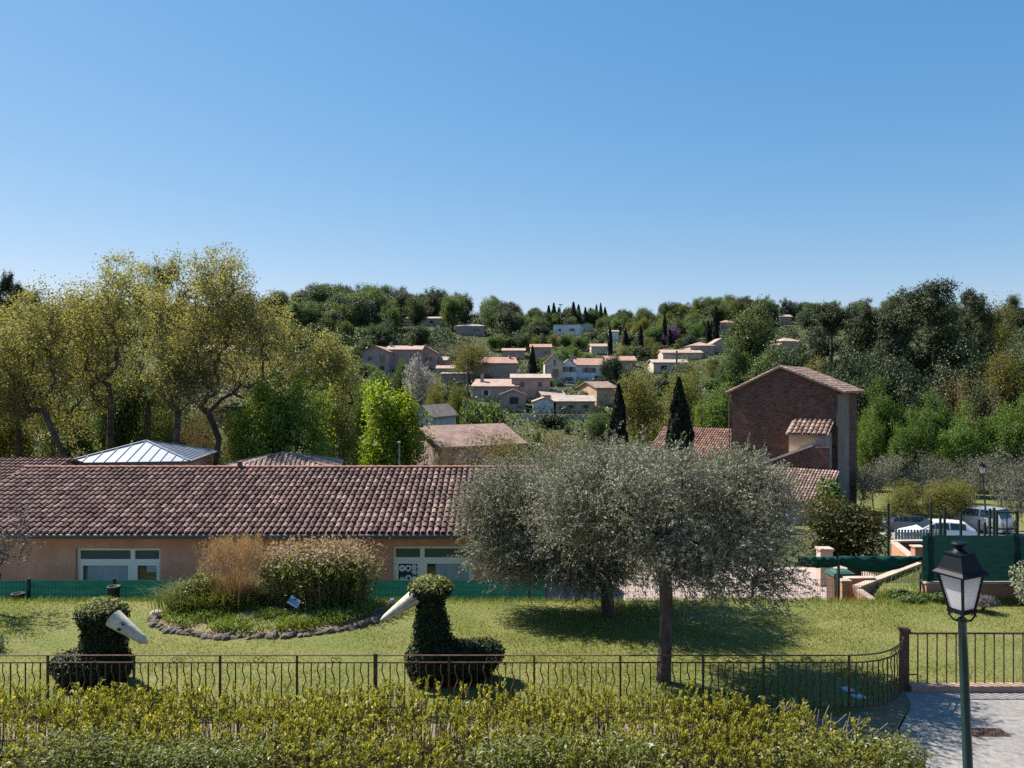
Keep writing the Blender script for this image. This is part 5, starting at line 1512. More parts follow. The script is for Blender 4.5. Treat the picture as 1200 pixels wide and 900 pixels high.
# big arching bush with dry pinkish tips
t = thing('flowering_bush', 'big rounded bush on the flower bed, green below with dry pinkish tips', 'bush', (-5.22, 20.75, .1))
g = rngs(640)
n = 3000
V1, F1, tp_ = blades(g, n, 0, 1.0, .8, 1.15, 1.85, .6, .006, .10, 5)
link('stems', np_mesh('stems', V1, F1), t, M['stem'])
Vr = V1.reshape(n, -1, 3)
f = g.integers(1, 6, n * 22); ii = np.repeat(np.arange(n), 22)
base = Vr[ii, f * 2]; nxt = Vr[ii, np.maximum(f - 1, 0) * 2]
C = base + (nxt - base) * g.random((len(ii), 1)) + g.normal(size=(len(ii), 3)) * .05
hz = C[:, 2]
out = C - np.array([0, 0, .6])
isT = (hz > 1.32 + .15 * g.normal(size=len(hz)) - .12 * (C[:, 0]) ** 2)
ax = unit(out + np.array([0, 0, .3]))
V, F = leaves(C[~isT], .13, .034, g, out[~isT], .4, .3, ax[~isT], .5); link('leaves', np_mesh('leaves', V, F), t, M['bush'])
V, F = leaves(C[isT][::2], .11, .042, g, out[isT][::2], .4, .3, ax[isT][::2], .5); link('dry_tips', np_mesh('dry_tips', V, F), t, M['tip'])
bush('small_bush', 'feathery bright green plant beside the small coloured plaque', -5.78, 19.95, .15, .28, .25, .33, 1500, .10, .016, 'fresh', 641, k=4, stems=False, axis_up=.5)
# little coloured plaque on a stake
t = thing('plant_sign', 'small tilted white, blue and pink plaque stuck in the flower bed', 'sign', (-5.55, 19.7, .15))
mb = MB(); mb.box((0, .03, .12), (.03, .02, .4), ry=R(20)); mb.build('stake', M['wood'], t)
mb = MB(); mb.box((0, 0, .30), (.30, .03, .21), ry=R(28), rx=R(-25)); mb.build('plaque', M['paper'], t)
mb = MB(); mb.box((-.02, -.026, .315), (.24, .01, .10), ry=R(28), rx=R(-25)); mb.build('blue_print', M['blue_print'], t)
mb = MB(); mb.box((.09, -.052, .20), (.14, .01, .05), ry=R(28), rx=R(-25)); mb.build('pink_print', M['pink_print'], t)

# ------------------------------------------------------------------ topiary birds
def topiary(label, loc, ells, beak_pts, beak_w, seed, top_z, nleaf, nostril=None, tail=0):
    """ivy clad bird: overlapping ellipsoids (centre, radii) covered in leaves, and a painted beak"""
    g_ = rngs(seed)
    t = thing('topiary_bird', label, 'topiary', loc)
    C = []; N = []
    area = np.array([r[0] * r[1] + r[1] * r[2] + r[0] * r[2] for _, r in ells]); area = area / area.sum()
    for (c, r), ar in zip(ells, area):
        m_ = int(nleaf * ar)
        u = unit(g_.normal(size=(m_, 3)))
        p = u * np.array(r) + np.array(c)
        ok = np.ones(m_, bool)
        for (c2, r2) in ells:
            if c2 is c: continue
            ok &= (((p - np.array(c2)) / (np.array(r2) * .96)) ** 2).sum(1) > 1
        nn = unit(u / np.array(r))
        p = p + nn * g_.normal(size=(m_, 1)) * .03 + g_.normal(size=(m_, 3)) * .01
        ok &= p[:, 2] > .02
        C.append(p[ok]); N.append(nn[ok])
    C = np.concatenate(C); N = np.concatenate(N)
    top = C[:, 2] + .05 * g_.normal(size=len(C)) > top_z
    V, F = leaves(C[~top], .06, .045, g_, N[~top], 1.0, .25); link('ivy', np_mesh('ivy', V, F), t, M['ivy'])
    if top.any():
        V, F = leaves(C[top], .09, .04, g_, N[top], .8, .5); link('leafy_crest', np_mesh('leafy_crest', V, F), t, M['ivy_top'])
    mb = MB()
    for c, r in ells:
        prof = [(math.sin(a), -math.cos(a)) for a in np.linspace(.05, math.pi - .05, 9)]
        n0 = len(mb.v); mb.lathe(prof, 12)
        for q in range(n0, len(mb.v)):
            v = mb.v[q]; mb.v[q] = (c[0] + v[0] * r[0] * .93, c[1] + v[1] * r[1] * .93, max(0, c[2] + v[2] * r[2] * .93))
    mb.build('inner_growth', M['ivy'], t)
    # beak: two flattened tapering shells
    b0, b1 = Vector(beak_pts[0]), Vector(beak_pts[1])
    ax = (b1 - b0).normalized(); sd = Vector(beak_w[2]).normalized(); upv = sd.cross(ax).normalized()
    if upv.z < 0: upv = -upv
    sd = ax.cross(upv)
    for nm, sgn, k in (('upper_beak', 1, 1.0), ('lower_beak', -1, .72)):
        mb = MB(); vs = []; m_ = 9; S = 8
        for i in range(S + 1):
            f_ = i / S
            wdt = (beak_w[0] * (1 - f_) + beak_w[1] * f_) * (1 if f_ < .9 else (1 - ((f_ - .9) / .1) ** 2 * .75))
            ht = (.19 * (1 - f_) + .05 * f_) * k * (1 if f_ < .92 else .6)
            c = b0 + (b1 - b0) * (f_ * (1 if sgn > 0 else .95)) + upv * (sgn * .004 - .02 * f_ * f_)
            for j in range(m_):
                a = math.pi * j / (m_ - 1)
                vs.append(c + sd * (wdt / 2 * math.cos(a)) + upv * (sgn * ht * math.sin(a)))
        fs = []
        for i in range(S):
            for j in range(m_ - 1): fs.append((i * m_ + j, i * m_ + j + 1, (i + 1) * m_ + j + 1, (i + 1) * m_ + j))
            fs.append((i * m_ + m_ - 1, i * m_, (i + 1) * m_, (i + 1) * m_ + m_ - 1))
        fs.append(tuple(range(S * m_, S * m_ + m_)))
        mb.add(vs, fs, True); bo = mb.build(nm, M['beak'], t)
        if nostril and sgn > 0:
            mb = MB()
            for sg in (-1, 1):
                c = b0 + (b1 - b0) * .34 + sd * (sg * beak_w[0] * .17) + upv * .148
                mb.box(c, (.06, .05, .03), rz=math.atan2(ax.y, ax.x), ry=.6)
            mb.build('nostril', M['nostril'], bo)
    return t


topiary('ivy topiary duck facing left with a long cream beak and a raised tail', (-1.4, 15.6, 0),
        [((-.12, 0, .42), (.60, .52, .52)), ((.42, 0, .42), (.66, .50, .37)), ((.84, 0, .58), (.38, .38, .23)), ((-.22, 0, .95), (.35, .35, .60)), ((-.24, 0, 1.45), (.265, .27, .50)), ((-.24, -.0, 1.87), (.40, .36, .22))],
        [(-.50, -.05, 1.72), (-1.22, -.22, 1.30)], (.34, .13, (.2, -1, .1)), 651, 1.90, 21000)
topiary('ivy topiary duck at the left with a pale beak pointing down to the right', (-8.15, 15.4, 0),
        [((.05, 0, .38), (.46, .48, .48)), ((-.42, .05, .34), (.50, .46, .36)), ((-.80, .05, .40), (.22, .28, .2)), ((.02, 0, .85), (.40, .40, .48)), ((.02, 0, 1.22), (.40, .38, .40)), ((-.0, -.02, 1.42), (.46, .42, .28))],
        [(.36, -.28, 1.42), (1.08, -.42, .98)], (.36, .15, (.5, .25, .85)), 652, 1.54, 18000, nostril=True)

# ------------------------------------------------------------------ grass
g = rngs(660)
N = 260000
X = g.uniform(-15.5, 16.5, N); Y = 13.95 + 8.2 * g.random(N)
ok = ~((X > 6.62 + (Y - 13.4) * .56) & (Y < 15.06)) & (((X - bc[0]) / br_[0]) ** 2 + ((Y - bc[1]) / br_[1]) ** 2 > 1.0)
ok &= (np.sin(X * 1.7 + np.sin(Y * 2.1) * 1.5) * np.sin(Y * 2.6 + X * .6) + .7 * g.normal(size=N) > -.75)
X, Y = X[ok], Y[ok]
pt = .6 * np.sin(X * .31 + 1) * np.sin(Y * .45 + X * .1) + np.sin(X * .9 + 1.7 * np.sin(Y * .8)) * .5 + np.sin(X * 2.3 + Y * 1.9) * .3 + g.normal(size=len(X)) * .5
hh = np.clip(.038 + .02 * pt, .015, .085)
az = g.random(len(X)) * 6.28; Z0 = hgt(X, Y) + .015
ln = g.normal(size=(len(X), 2)) * .35
wd = .006 + .004 * g.random(len(X))
dx, dy = np.cos(az) * wd, np.sin(az) * wd
V = np.stack([np.stack([X - dx, Y - dy, Z0], 1), np.stack([X + dx, Y + dy, Z0], 1), np.stack([X + ln[:, 0] * hh, Y + ln[:, 1] * hh, Z0 + hh], 1)], 1).reshape(-1, 3)
o = link('grass', np_mesh('grass', V, np.arange(len(V)).reshape(-1, 3)), None, M['grass']); tag(o, 'short sunlit green and straw coloured lawn grass', 'grass', None, 'stuff')
# rough grass on the bank beyond the lawn edge and along the fence foot
N = 26000
X = g.uniform(-15, 15, N); Y = np.where(g.random(N) < .7, g.normal(21.5, .25, N), g.normal(14.05, .12, N))
right = (X > 10.4) & (g.random(N) < .9); Y = np.where(right, g.uniform(20.8, 25.5, N), Y)
Y = np.where((Y < 15) & (X > 6.2), 21.5, Y)
hh = g.uniform(.06, .2, len(X)); Z0 = hgt(X, Y) + .01
ln = g.normal(size=(len(X), 2)) * .5; az = g.random(len(X)) * 6.28
dx, dy = np.cos(az) * .009, np.sin(az) * .009
V = np.stack([np.stack([X - dx, Y - dy, Z0], 1), np.stack([X + dx, Y + dy, Z0], 1), np.stack([X + ln[:, 0] * hh, Y + ln[:, 1] * hh, Z0 + hh], 1)], 1).reshape(-1, 3)
o = link('rough_grass', np_mesh('rough_grass', V, np.arange(len(V)).reshape(-1, 3)), None, M['grass']); tag(o, 'longer rough grass along the far edge of the lawn and the bank', 'grass', None, 'stuff')

# ------------------------------------------------------------------ wrought iron fence along the lawn
YF = 14.1
post_px = [-40, 56, 157, 258, 348, 440, 526, 626, 727, 824, 895, 995]
pts = [Vector(((p - 600) / FPX * YF, YF, 0)) for p in post_px]
curve = []
for i in range(1, 7):
    s_ = i / 6
    a, b_, c = pts[-1], Vector((7.15, 14.1, 0)), Vector((7.62, 15.05, 0))
    curve.append((1 - s_) ** 2 * a + 2 * s_ * (1 - s_) * b_ + s_ * s_ * c)
fen = thing('iron_fence', 'long rusty wrought iron fence with alternating wavy and straight bars, curving at its right end', 'fence', (0, YF, 0))
so = (0, YF, 0)
ZT, ZR, ZB = 1.05, .92, .10
line = pts + curve


def railz(p): return 0.0 if p.y < 14.11 else .06 * min(1, (p.y - 14.1) / .95)


mb = MB()
for a, b_ in zip(line[:-1], line[1:]):
    for z in (ZT, ZR, ZB):
        k = .034 if z == ZT else .022
        mb.bar(a + Vector((0, 0, z + railz(a))), b_ + Vector((0, 0, z + railz(b_))), k, .014 if z == ZT else .02)
mb.build('rail', M['iron'], fen, so)
for i, p in enumerate(pts):
    thick = i == 5
    mb = MB(); kw = .065 if thick else .036
    mb.span((p.x - kw / 2, p.y - kw / 2, -.05), (p.x + kw / 2, p.y + kw / 2, ZT + (.035 if thick else -.008)))
    mb.build('post', M['iron'], fen, so)


def baluster(mb, p, z0, z1, wavy, dirv, w_=.019):
    if not wavy:
        mb.bar(p + Vector((0, 0, z0)), p + Vector((0, 0, z1)), w_)
    else:
        n = 14
        q = []
        for i in range(n + 1):
            s_ = i / n
            off = .030 * math.sin(s_ * math.pi * 4) * min(1, 4 * s_, 4 * (1 - s_))
            q.append(p + dirv * off + Vector((0, 0, z0 + (z1 - z0) * s_)))
        mb.tube(q, w_ * .58, 4, False)


def scroll(mb, c, dirv, s_=1):
    for sg in (-1, 1):
        q = []
        for i in range(13):
            a = i / 12 * math.pi * 1.7
            r_ = .055 * (1 - i / 12 * .55)
            q.append(c + dirv * (sg * (.055 - r_ * math.cos(a))) + Vector((0, 0, r_ * math.sin(a) * .95 - .02)))
        mb.tube(q, .007, 4, False)


bi = 0
for i, (a, b_) in enumerate(zip(pts[:-1], pts[1:])):
    mb = MB(); L = (b_ - a).length; n = max(3, int(round(L / .135)))
    dv = (b_ - a).normalized()
    for k in range(1, n):
        baluster(mb, a + (b_ - a) * (k / n), ZB, ZR, k % 2 == 1, dv)
    mb.build('baluster_panel', M['iron'], fen, so)
    if i not in (0,):
        mb = MB(); scroll(mb, (a + b_) / 2 + Vector((0, 0, (ZT + ZR) / 2)), dv); mb.build('scroll', M['iron'], fen, so)
mb = MB(); tot = 0
fine = []
for i in range(61):
    s_ = i / 60
    a, b_, c = pts[-1], Vector((7.15, 14.1, 0)), Vector((7.62, 15.05, 0))
    fine.append((1 - s_) ** 2 * a + 2 * s_ * (1 - s_) * b_ + s_ * s_ * c)
cum = [0]
for a, b_ in zip(fine[:-1], fine[1:]): cum.append(cum[-1] + (b_ - a).length)
nb = 16
for k in range(1, nb):
    t_ = cum[-1] * k / nb
    j = next(j for j in range(len(cum)) if cum[j] >= t_)
    p = fine[j]; dv = (fine[min(j + 1, 60)] - fine[j - 1]).normalized()
    baluster(mb, p + Vector((0, 0, railz(p))), ZB, ZR, k % 2 == 0 and k < 12, dv)
mb.build('baluster_panel', M['iron'], fen, so)
mb = MB(); j = 34; scroll(mb, fine[j] + Vector((0, 0, 1.02)), (fine[j + 1] - fine[j]).normalized()); scroll(mb, fine[j + 5] + Vector((0, 0, 1.03)), (fine[j + 6] - fine[j + 5]).normalized()); mb.build('scroll', M['iron'], fen, so)

# thick post and straight gate section
gt = thing('iron_gate', 'straight rusty iron fence panel with a thick post behind the lamp', 'fence', (7.69, 15.15, 0))
so = (7.69, 15.15, 0)
mb = MB(); mb.span((7.62, 15.08, -.05), (7.75, 15.21, 1.16)); mb.box((7.685, 15.145, 1.19), (.17, .17, .05)); mb.build('post', M['iron'], gt, so)
mb = MB(); X0, X1 = 7.95, 22
mb.span((7.75, 15.13, 1.10), (X1, 15.16, 1.135)); mb.span((X0 - .02, 15.13, .09), (X1, 15.16, .115)); mb.span((7.75, 15.135, .30), (X0, 15.155, .32)); mb.build('rail', M['iron'], gt, so)
mb = MB(); x = X0
while x < 13: mb.span((x - .010, 15.135, .10), (x + .010, 15.155, 1.11)); x += .187
mb.build('bars', M['iron'], gt, so)
for x in (8.3, 9.78, 11.3):
    mb = MB(); mb.span((x - .02, 15.13, -.05), (x + .02, 15.165, .09)); mb.build('foot', M['iron'], gt, so)
# utility cover and drain
t = thing('utility_cover', 'pale blue grey metal cover plate in the grass behind the iron fence', 'cover', (6.55, 14.95, 0.02))
mb = MB(); mb.box((0, .15, .01), (.2, .24, .02), rz=.2); mb.box((.06, -.2, .012), (.24, .2, .024), rz=.1); mb.build('plate', M['steel_plate'], t)
mb = MB(); mb.box((0, .15, .024), (.16, .18, .01), rz=.2); mb.build('lid', M['metal_grey'], t)
mb = MB(); mb.box((.06, -.2, .028), (.19, .15, .01), rz=.1); mb.build('lid', M['metal_grey'], t)
t = thing('drain_grate', 'dark cast iron drain grate in the pale road', 'drain', (8.15, 13.25, .024))
mb = MB(); mb.box((0, 0, .002), (.62, .3, .02)); mb.build('frame', M['grille'], t)
mb = MB()
for k in range(11): mb.box((-.26 + k * .052, 0, .016), (.022, .24, .02))
mb.build('bars', M['iron'], t)


# ------------------------------------------------------------------ lanterns
def lantern(label, loc, H, rz, lean, detail=True, sc=1.0):
    t = thing('street_lamp', label, 'street lamp', loc)
    t.rotation_euler = (0, lean, rz); t.scale = (sc, sc, sc)
    zg0, zg1 = H - .66, H - .285       # glass
    w0, w1 = .080, .142
    mb = MB(); zb = zg0 - .11
    mb.lathe([(.10, -.02), (.10, .5), (.075, .56), (.075, .9), (.05, .95), (.043, zb - .35), (.038, zb - .02), (.06, zb), (.03, zb + .03)], 14); mb.build('pole', M['lamp_green'], t)
    mb = MB()
    for k in range(4):
        a = math.pi / 4 + k * math.pi / 2
        ca, sa = math.cos(a), math.sin(a)
        q = [Vector((ca * .035, sa * .035, zb - .01)), Vector((ca * .08, sa * .08, zb + .005)), Vector((ca * .11, sa * .11, zb + .05)), Vector((ca * .12, sa * .12, zb + .09)), Vector((ca * w0 * 1.36, sa * w0 * 1.36, zg0 - .005))]
        mb.tube(q, .010, 6)
        q = [Vector((ca * .13, sa * .13, zb + .05)), Vector((ca * .10, sa * .10, zb + .075)), Vector((ca * .085, sa * .085, zb + .055))]
        mb.tube(q, .007, 5)
    mb.box((0, 0, zg0 - .012), (w0 * 2 + .03, w0 * 2 + .03, .024)); mb.build('bracket', M['lamp_black'], t)
    mb = MB()
    cs = [(-1, -1), (1, -1), (1, 1), (-1, 1)]
    for k in range(4):
        a, b_ = cs[k], cs[(k + 1) % 4]
        mb.bar((a[0] * w0, a[1] * w0, zg0), (a[0] * w1, a[1] * w1, zg1), .020)
        for z, w_ in ((zg0 + .010, w0), (zg1 - .010, w1)): mb.bar((a[0] * w_, a[1] * w_, z), (b_[0] * w_, b_[1] * w_, z), .018)
    mb.build('frame', M['lamp_black'], t)
    for k in range(4):
        a, b_ = cs[k], cs[(k + 1) % 4]
        mb = MB(); i0, i1 = w0 - .004, w1 - .004
        p = [Vector((a[0] * i0, a[1] * i0, zg0 + .004)), Vector((b_[0] * i0, b_[1] * i0, zg0 + .004)), Vector((b_[0] * i1, b_[1] * i1, zg1)), Vector((a[0] * i1, a[1] * i1, zg1))]
        mb.quad(*p); mb.build('pane', M['milky'], t)
    e = .178
    mb = MB()
    ring = lambda w_, z: [(c[0] * w_, c[1] * w_, z) for c in cs]
    lv = [ring(w1 - .01, zg1 + .004), ring(e, zg1 - .012), ring(e, zg1 + .006), ring(.148, zg1 + .035), ring(.140, zg1 + .05), ring(.096, zg1 + .185), ring(.104, zg1 + .19), ring(.104, zg1 + .205), ring(.075, zg1 + .212)]
    vs = [q for r_ in lv for q in r_]; fs = []
    for i in range(len(lv) - 1):
        for k in range(4): fs.append((i * 4 + k, i * 4 + (k + 1) % 4, i * 4 + 4 + (k + 1) % 4, i * 4 + 4 + k))
    fs.append((len(vs) - 4, len(vs) - 3, len(vs) - 2, len(vs) - 1)); fs.append((3, 2, 1, 0))
    mb.add(vs, fs); rf = mb.build('lamp_roof', M['lamp_black'], t)
    zc = zg1 + .205
    mb = MB(); mb.lathe([(.085, zc), (.08, zc + .012), (.055, zc + .035), (.04, zc + .05), (.038, zc + .075), (.07, zc + .08), (.078, zc + .09), (.07, zc + .103), (.03, zc + .112), (.002, zc + .114)], 18); mb.build('finial', M['lamp_black'], rf)
    return t


lx_, ly_ = 4.62, 7.9
lantern('nearest dark green street lamp with a big four sided white lantern', (4.74, ly_, 0), 4.38, R(20), R(-3.0))
q = P(1152, 541, 47); z0 = h1(q.x, 47)
lantern('small distant street lamp leaning left behind the parked cars', (q.x + .27, 47, z0), (q.z - z0) / 1.0, R(25), R(-7))


# ------------------------------------------------------------------ the oleander hedge in front
hd = thing('hedge', 'unpruned leafy hedge with bare stems and yellow green shoots along the road', 'hedge', (-1.5, 12.0, 0))
g = rngs(700)
N = 3800
X = g.uniform(-9.6, 5.95, N); Y = g.uniform(10.9, 12.95, N)
# the hedge tapers at its right end, nearer the camera
ok = (Y < 12.95 - np.clip(X - 3.2, 0, 9) * .42) & ~((X > 5.6) & (g.random(N) < .4))
dens = np.sin(X * 1.9 + 1.3 * np.sin(Y * 2.2)) + .6 * g.normal(size=N)
ok &= (dens > -.75)
X, Y = X[ok], Y[ok]; N = len(X)
hgt_ = (.875 + .05 * np.sin(X * 1.3 + .6) * np.sin(X * .37) + g.normal(size=N) * .07 - .15 * (12.9 - Y)) * np.where(X > 4.6, 1 - (X - 4.6) * .12, 1)
lean = g.normal(size=(N, 2)) * .09
seg = 5
S = np.linspace(0, 1, seg + 1)
pts_ = np.stack([np.stack([X + lean[:, 0] * s ** 1.5 * hgt_ - .0, Y + lean[:, 1] * s ** 1.5 * hgt_, hgt_ * s], 1) for s in S], 1)
V = []; Fq = []
wd = .0085
for k in range(seg + 1):
    w_ = wd * (1.15 - .6 * S[k])
    for (ax_, ay_) in ((-1, -.6), (1, -.6), (0, 1)):
        V.append(pts_[:, k] + np.array([ax_ * w_, ay_ * w_, 0]))
V = np.stack(V, 1); m_ = 3 * (seg + 1); base = (np.arange(N) * m_)[:, None]
for k in range(seg):
    for j in range(3):
        Fq.append(np.concatenate([base + 3 * k + j, base + 3 * k + (j + 1) % 3, base + 3 * k + 3 + (j + 1) % 3, base + 3 * k + 3 + j], 1))
off = np.array([-1.5, 12.0, 0])
link('stems', np_mesh('hedge_stems', V.reshape(-1, 3) - off, np.concatenate(Fq)), hd, M['stem'])
# lanceolate leaves climbing the upper part of every stem, folded along the midrib and bent at the tip
nl = 22
ii = np.repeat(np.arange(N), nl)
s = np.clip(1.02 - np.abs(g.normal(size=len(ii))) * .115, .25, 1.02)
low = g.random(len(ii)) < .12
s = np.where(low, g.uniform(.3, .8, len(ii)), s)
B0 = np.stack([np.interp(s, S, S) * 0 + X[ii] + lean[ii, 0] * s ** 1.5 * hgt_[ii], Y[ii] + lean[ii, 1] * s ** 1.5 * hgt_[ii], hgt_[ii] * s], 1)
az = g.random(len(ii)) * 6.28
up = np.clip(.75 + 1.4 * (s - .62) / .4 + .35 * g.normal(size=len(ii)), -.25, 2.0)
A = unit(np.stack([np.cos(az), np.sin(az), up], 1))
L = g.uniform(.07, .14, len(ii)) * np.where(s > .93, .8, 1.0)
longl = g.random(len(ii)) < .07
L = np.where(longl, g.uniform(.16, .23, len(ii)), L)
Wd = L * g.uniform(.09, .14, len(ii))
side = unit(np.cross(A, np.array([0, 0, 1.0]) + g.normal(size=A.shape) * .25))
nrm = np.cross(side, A)


def lance(B0, A, side, nrm, L, Wd, droop):
    n = len(B0)
    V = np.empty((n, 6, 3))
    mid = B0 + A * (L * .5)[:, None] + nrm * (L * .04)[:, None]
    tip = B0 + A * (L * .97)[:, None] - np.array([0, 0, 1.0]) * (L * droop)[:, None]
    q = B0 + A * (L * .10)[:, None]
    V[:, 0] = q
    V[:, 1] = mid + side * Wd[:, None] + nrm * (Wd * .35)[:, None]; V[:, 2] = mid - side * Wd[:, None] + nrm * (Wd * .35)[:, None]
    V[:, 3] = tip; V[:, 4] = mid
    V[:, 5] = B0
    b_ = (np.arange(n) * 6)[:, None]
    F = np.concatenate([np.concatenate([b_ + 0, b_ + 4, b_ + 3, b_ + 1], 1), np.concatenate([b_ + 0, b_ + 2, b_ + 3, b_ + 4], 1)])
    return V.reshape(-1, 3), F


V, F = lance(B0, A, side, nrm, L, Wd, np.where(longl, g.uniform(.4, .9, len(ii)), g.uniform(.0, .35, len(ii))))
link('leafy_shoots', np_mesh('leafy_shoots', V - off, F), hd, M['shoot'])
# broader old foliage low in front
NL = 42000
Xl = g.uniform(-9.4, 5.8, NL); Yl = g.normal(10.95, .22, NL)
pt = np.sin(Xl * 1.25 + .8) * .5 + np.sin(Xl * 3.1 + 2) * .35 + .45 * g.normal(size=NL) + np.where(Xl < -4.3, .55, 0)
Zl = g.uniform(.0, 1, NL) ** .7 * (.86 + .12 * np.sin(Xl * 1.7) + .12 * np.clip(pt, -1, 1.5))
ok = (pt > .38) & (Yl > 10.4)
Bl = np.stack([Xl, Yl, Zl], 1)[ok]; n = len(Bl)
az = g.random(n) * 6.28
A = unit(np.stack([np.cos(az), np.sin(az) - .25, g.normal(size=n) * .5 + .25], 1))
side = unit(np.cross(A, np.array([0, 0, 1.0]) + g.normal(size=A.shape) * .5)); nrm = np.cross(side, A)
L = g.uniform(.07, .14, n)
V, F = lance(Bl, A, side, nrm, L, L * g.uniform(.12, .18, n), g.uniform(.05, .35, n))
link('old_foliage', np_mesh('old_foliage', V - off, F), hd, M['hedge_low'])
# a handful of cut bare twigs at the right end
mb = MB()
for k in range(26):
    x = g.uniform(4.1, 6.2); y = 12.95 - (x - 3.2) * .42 + g.uniform(-.3, .1); z = .62 + .2 * g.random() - (x - 4.1) * .12
    mb.tube([(x, y, z * .2), (x + g.normal() * .05, y, z), (x + g.uniform(.0, .16), y + g.normal() * .05, z + g.uniform(.12, .3))], [.011, .01, .007], 5)
mb.build('cut_twigs', M['bark_pale'], hd, tuple(off))

# ------------------------------------------------------------------ green mesh fence below the lawn edge
mf = thing('mesh_fence', 'long low green mesh fence hung with windbreak cloth in front of the school', 'fence', (-6, 22.0, -.8))
so = (-6, 22.0, -.8)
zt_ = .41
for px in (-58, 34, 134, 240, 332, 428, 523, 620, 715):
    x = (px - 600) / FPX * 22.0
    mb = MB(); mb.span((x - .03, 21.97, -1.1), (x + .03, 22.03, zt_ + .06)); mb.build('post', M['green_post'], mf, so)
mb = MB()
n = 60; xa, xb = -16.5, .95
vs = []; 
for i in range(n + 1):
    x = xa + (xb - xa) * i / n
    for j, z in enumerate((-.85, -.3, zt_ + .012 * math.sin(i * 1.3))): vs.append((x, 22.045 + .012 * math.sin(i * .9 + j), z))
mb.add(vs, [(i * 3 + j, i * 3 + 3 + j, i * 3 + 4 + j, i * 3 + 1 + j) for i in range(n) for j in range(2)], True); mb.build('windbreak_cloth', M['green_mesh'], mf, so)
mb = MB(); x = xa
while x < xb: mb.span((x - .003, 22.0, -.85), (x + .003, 22.006, zt_)); x += .10
for k in range(7): mb.span((xa, 22.006, -.8 + k * .2), (xb, 22.012, -.794 + k * .2))
mb.build('wire_mesh', M['wire'], mf, so)
# bare wire fence continuing to the right
wf = thing('wire_fence', 'see-through green wire fence between the olives and the ramp', 'fence', (5.5, 22.0, -.8))
so = (5.5, 22.0, -.8)
for px in (780, 882, 981, 1079):
    x = (px - 600) / FPX * 22.0
    z_ = h1(x, 22) if px > 1000 else -.8
    mb = MB(); mb.span((x - .028, 21.97, -1.1), (x + .028, 22.03, .62 if px > 900 else zt_ + .05)); mb.build('post', M['green_post'], wf, so)
mb = MB(); x = 1.0
while x < 11.6: mb.span((x - .003, 22.0, -.85), (x + .003, 22.006, .44)); x += .07
for k in range(8): mb.span((.95, 22.006, -.82 + k * .18), (11.6, 22.012, -.814 + k * .18))
mb.build('wire_mesh', M['wire'], wf, so)
# green cloth sagging from its top, a thing hung on the fence
def swag(label, x0, x1, ztop, drop0, drop1, sag, mname):
    mb = MB(); n = 26; vs = []
    for i in range(n + 1):
        s_ = i / n; x = x0 + (x1 - x0) * s_
        bz = ztop - (drop0 * (1 - s_) + drop1 * s_) - sag * math.sin(math.pi * s_)
        for j in range(4):
            f_ = j / 3
            vs.append((x, 21.94 - .05 * math.sin(f_ * math.pi) + .02 * math.sin(i * 1.1 + j), ztop + (bz - ztop) * f_ + .006 * math.sin(i * .8)))
    mb.add(vs, [(i * 4 + j, i * 4 + 4 + j, i * 4 + 5 + j, i * 4 + 1 + j) for i in range(n) for j in range(3)], True)
    md = mb.build('windbreak_cloth', M[mname])
    s2 = md.modifiers.new('thickness', 'SOLIDIFY'); s2.thickness = .006
    tag(md, label, 'cloth'); return md


swag('dark green cloth slung between the two posts above the ramp, sagging in the middle', 9.27, 11.6, 1.12, .26, .12, .27, 'green_swag')
swag('short dark green cloth strip slung along the fence left of the sagging one', 8.1, 9.22, 1.10, .25, .28, .05, 'green_swag')
x = (981 - 600) / FPX * 22.0
mb = MB(); mb.span((x - .03, 21.88, -1.1), (x + .03, 21.93, 1.05)); o = mb.build('fence_post', M['green_post']); tag(o, 'dark post carrying the left end of the sagging green cloth', 'post')
x = (1079 - 600) / FPX * 22.0
mb = MB(); mb.span((x - .03, 21.86, -.2), (x + .03, 21.91, 1.1)); o = mb.build('fence_post', M['green_post']); tag(o, 'dark post carrying the right end of the sagging green cloth', 'post')

# tall windbreak on the low orange wall at the right
wb = thing('windbreak_fence', 'tall dark green windbreak fence standing on a low orange wall', 'fence', (14, 21.6, .2))
so = (14, 21.6, .2)
mb = MB(); mb.span((11.52, 21.5, -.2), (22, 21.75, .44)); mb.build('base_wall', M['orange_wall'], wb, so)
mb = MB(); mb.span((11.48, 21.46, .442), (22, 21.79, .49)); mb.build('coping', M['coping'], wb, so)
for x in (11.62, 14.02, 16.5, 19):
    mb = MB(); mb.span((x - .035, 21.58, .30), (x + .035, 21.65, 1.84)); mb.build('post', M['green_post'], wb, so)
mb = MB(); n = 70; vs = []
for i in range(n + 1):
    x = 11.45 + 10 * i / n
    for j in range(5):
        vs.append((x, 21.56 + .014 * math.sin(i * 1.7 + j * 2) + .008 * math.sin(i * .5), .50 + 1.28 * j / 4))
mb.add(vs, [(i * 5 + j, i * 5 + 5 + j, i * 5 + 6 + j, i * 5 + 1 + j) for i in range(n) for j in range(4)], True)
mb.build('windbreak_cloth', M['green_dark'], wb, so)
mb = MB()
for z in (.62, .9, 1.2, 1.5, 1.76): mb.span((11.45, 21.535, z), (21.5, 21.541, z + .008))
mb.build('wire', M['wire'], wb, so)

# ------------------------------------------------------------------ ramp, pillars, bins
rm = thing('ramp_wall', 'low sloping ramp wall with pale coping beside the grass bank', 'wall', (9.95, 22.4, -1.4))
so = (9.95, 22.4, -1.4)


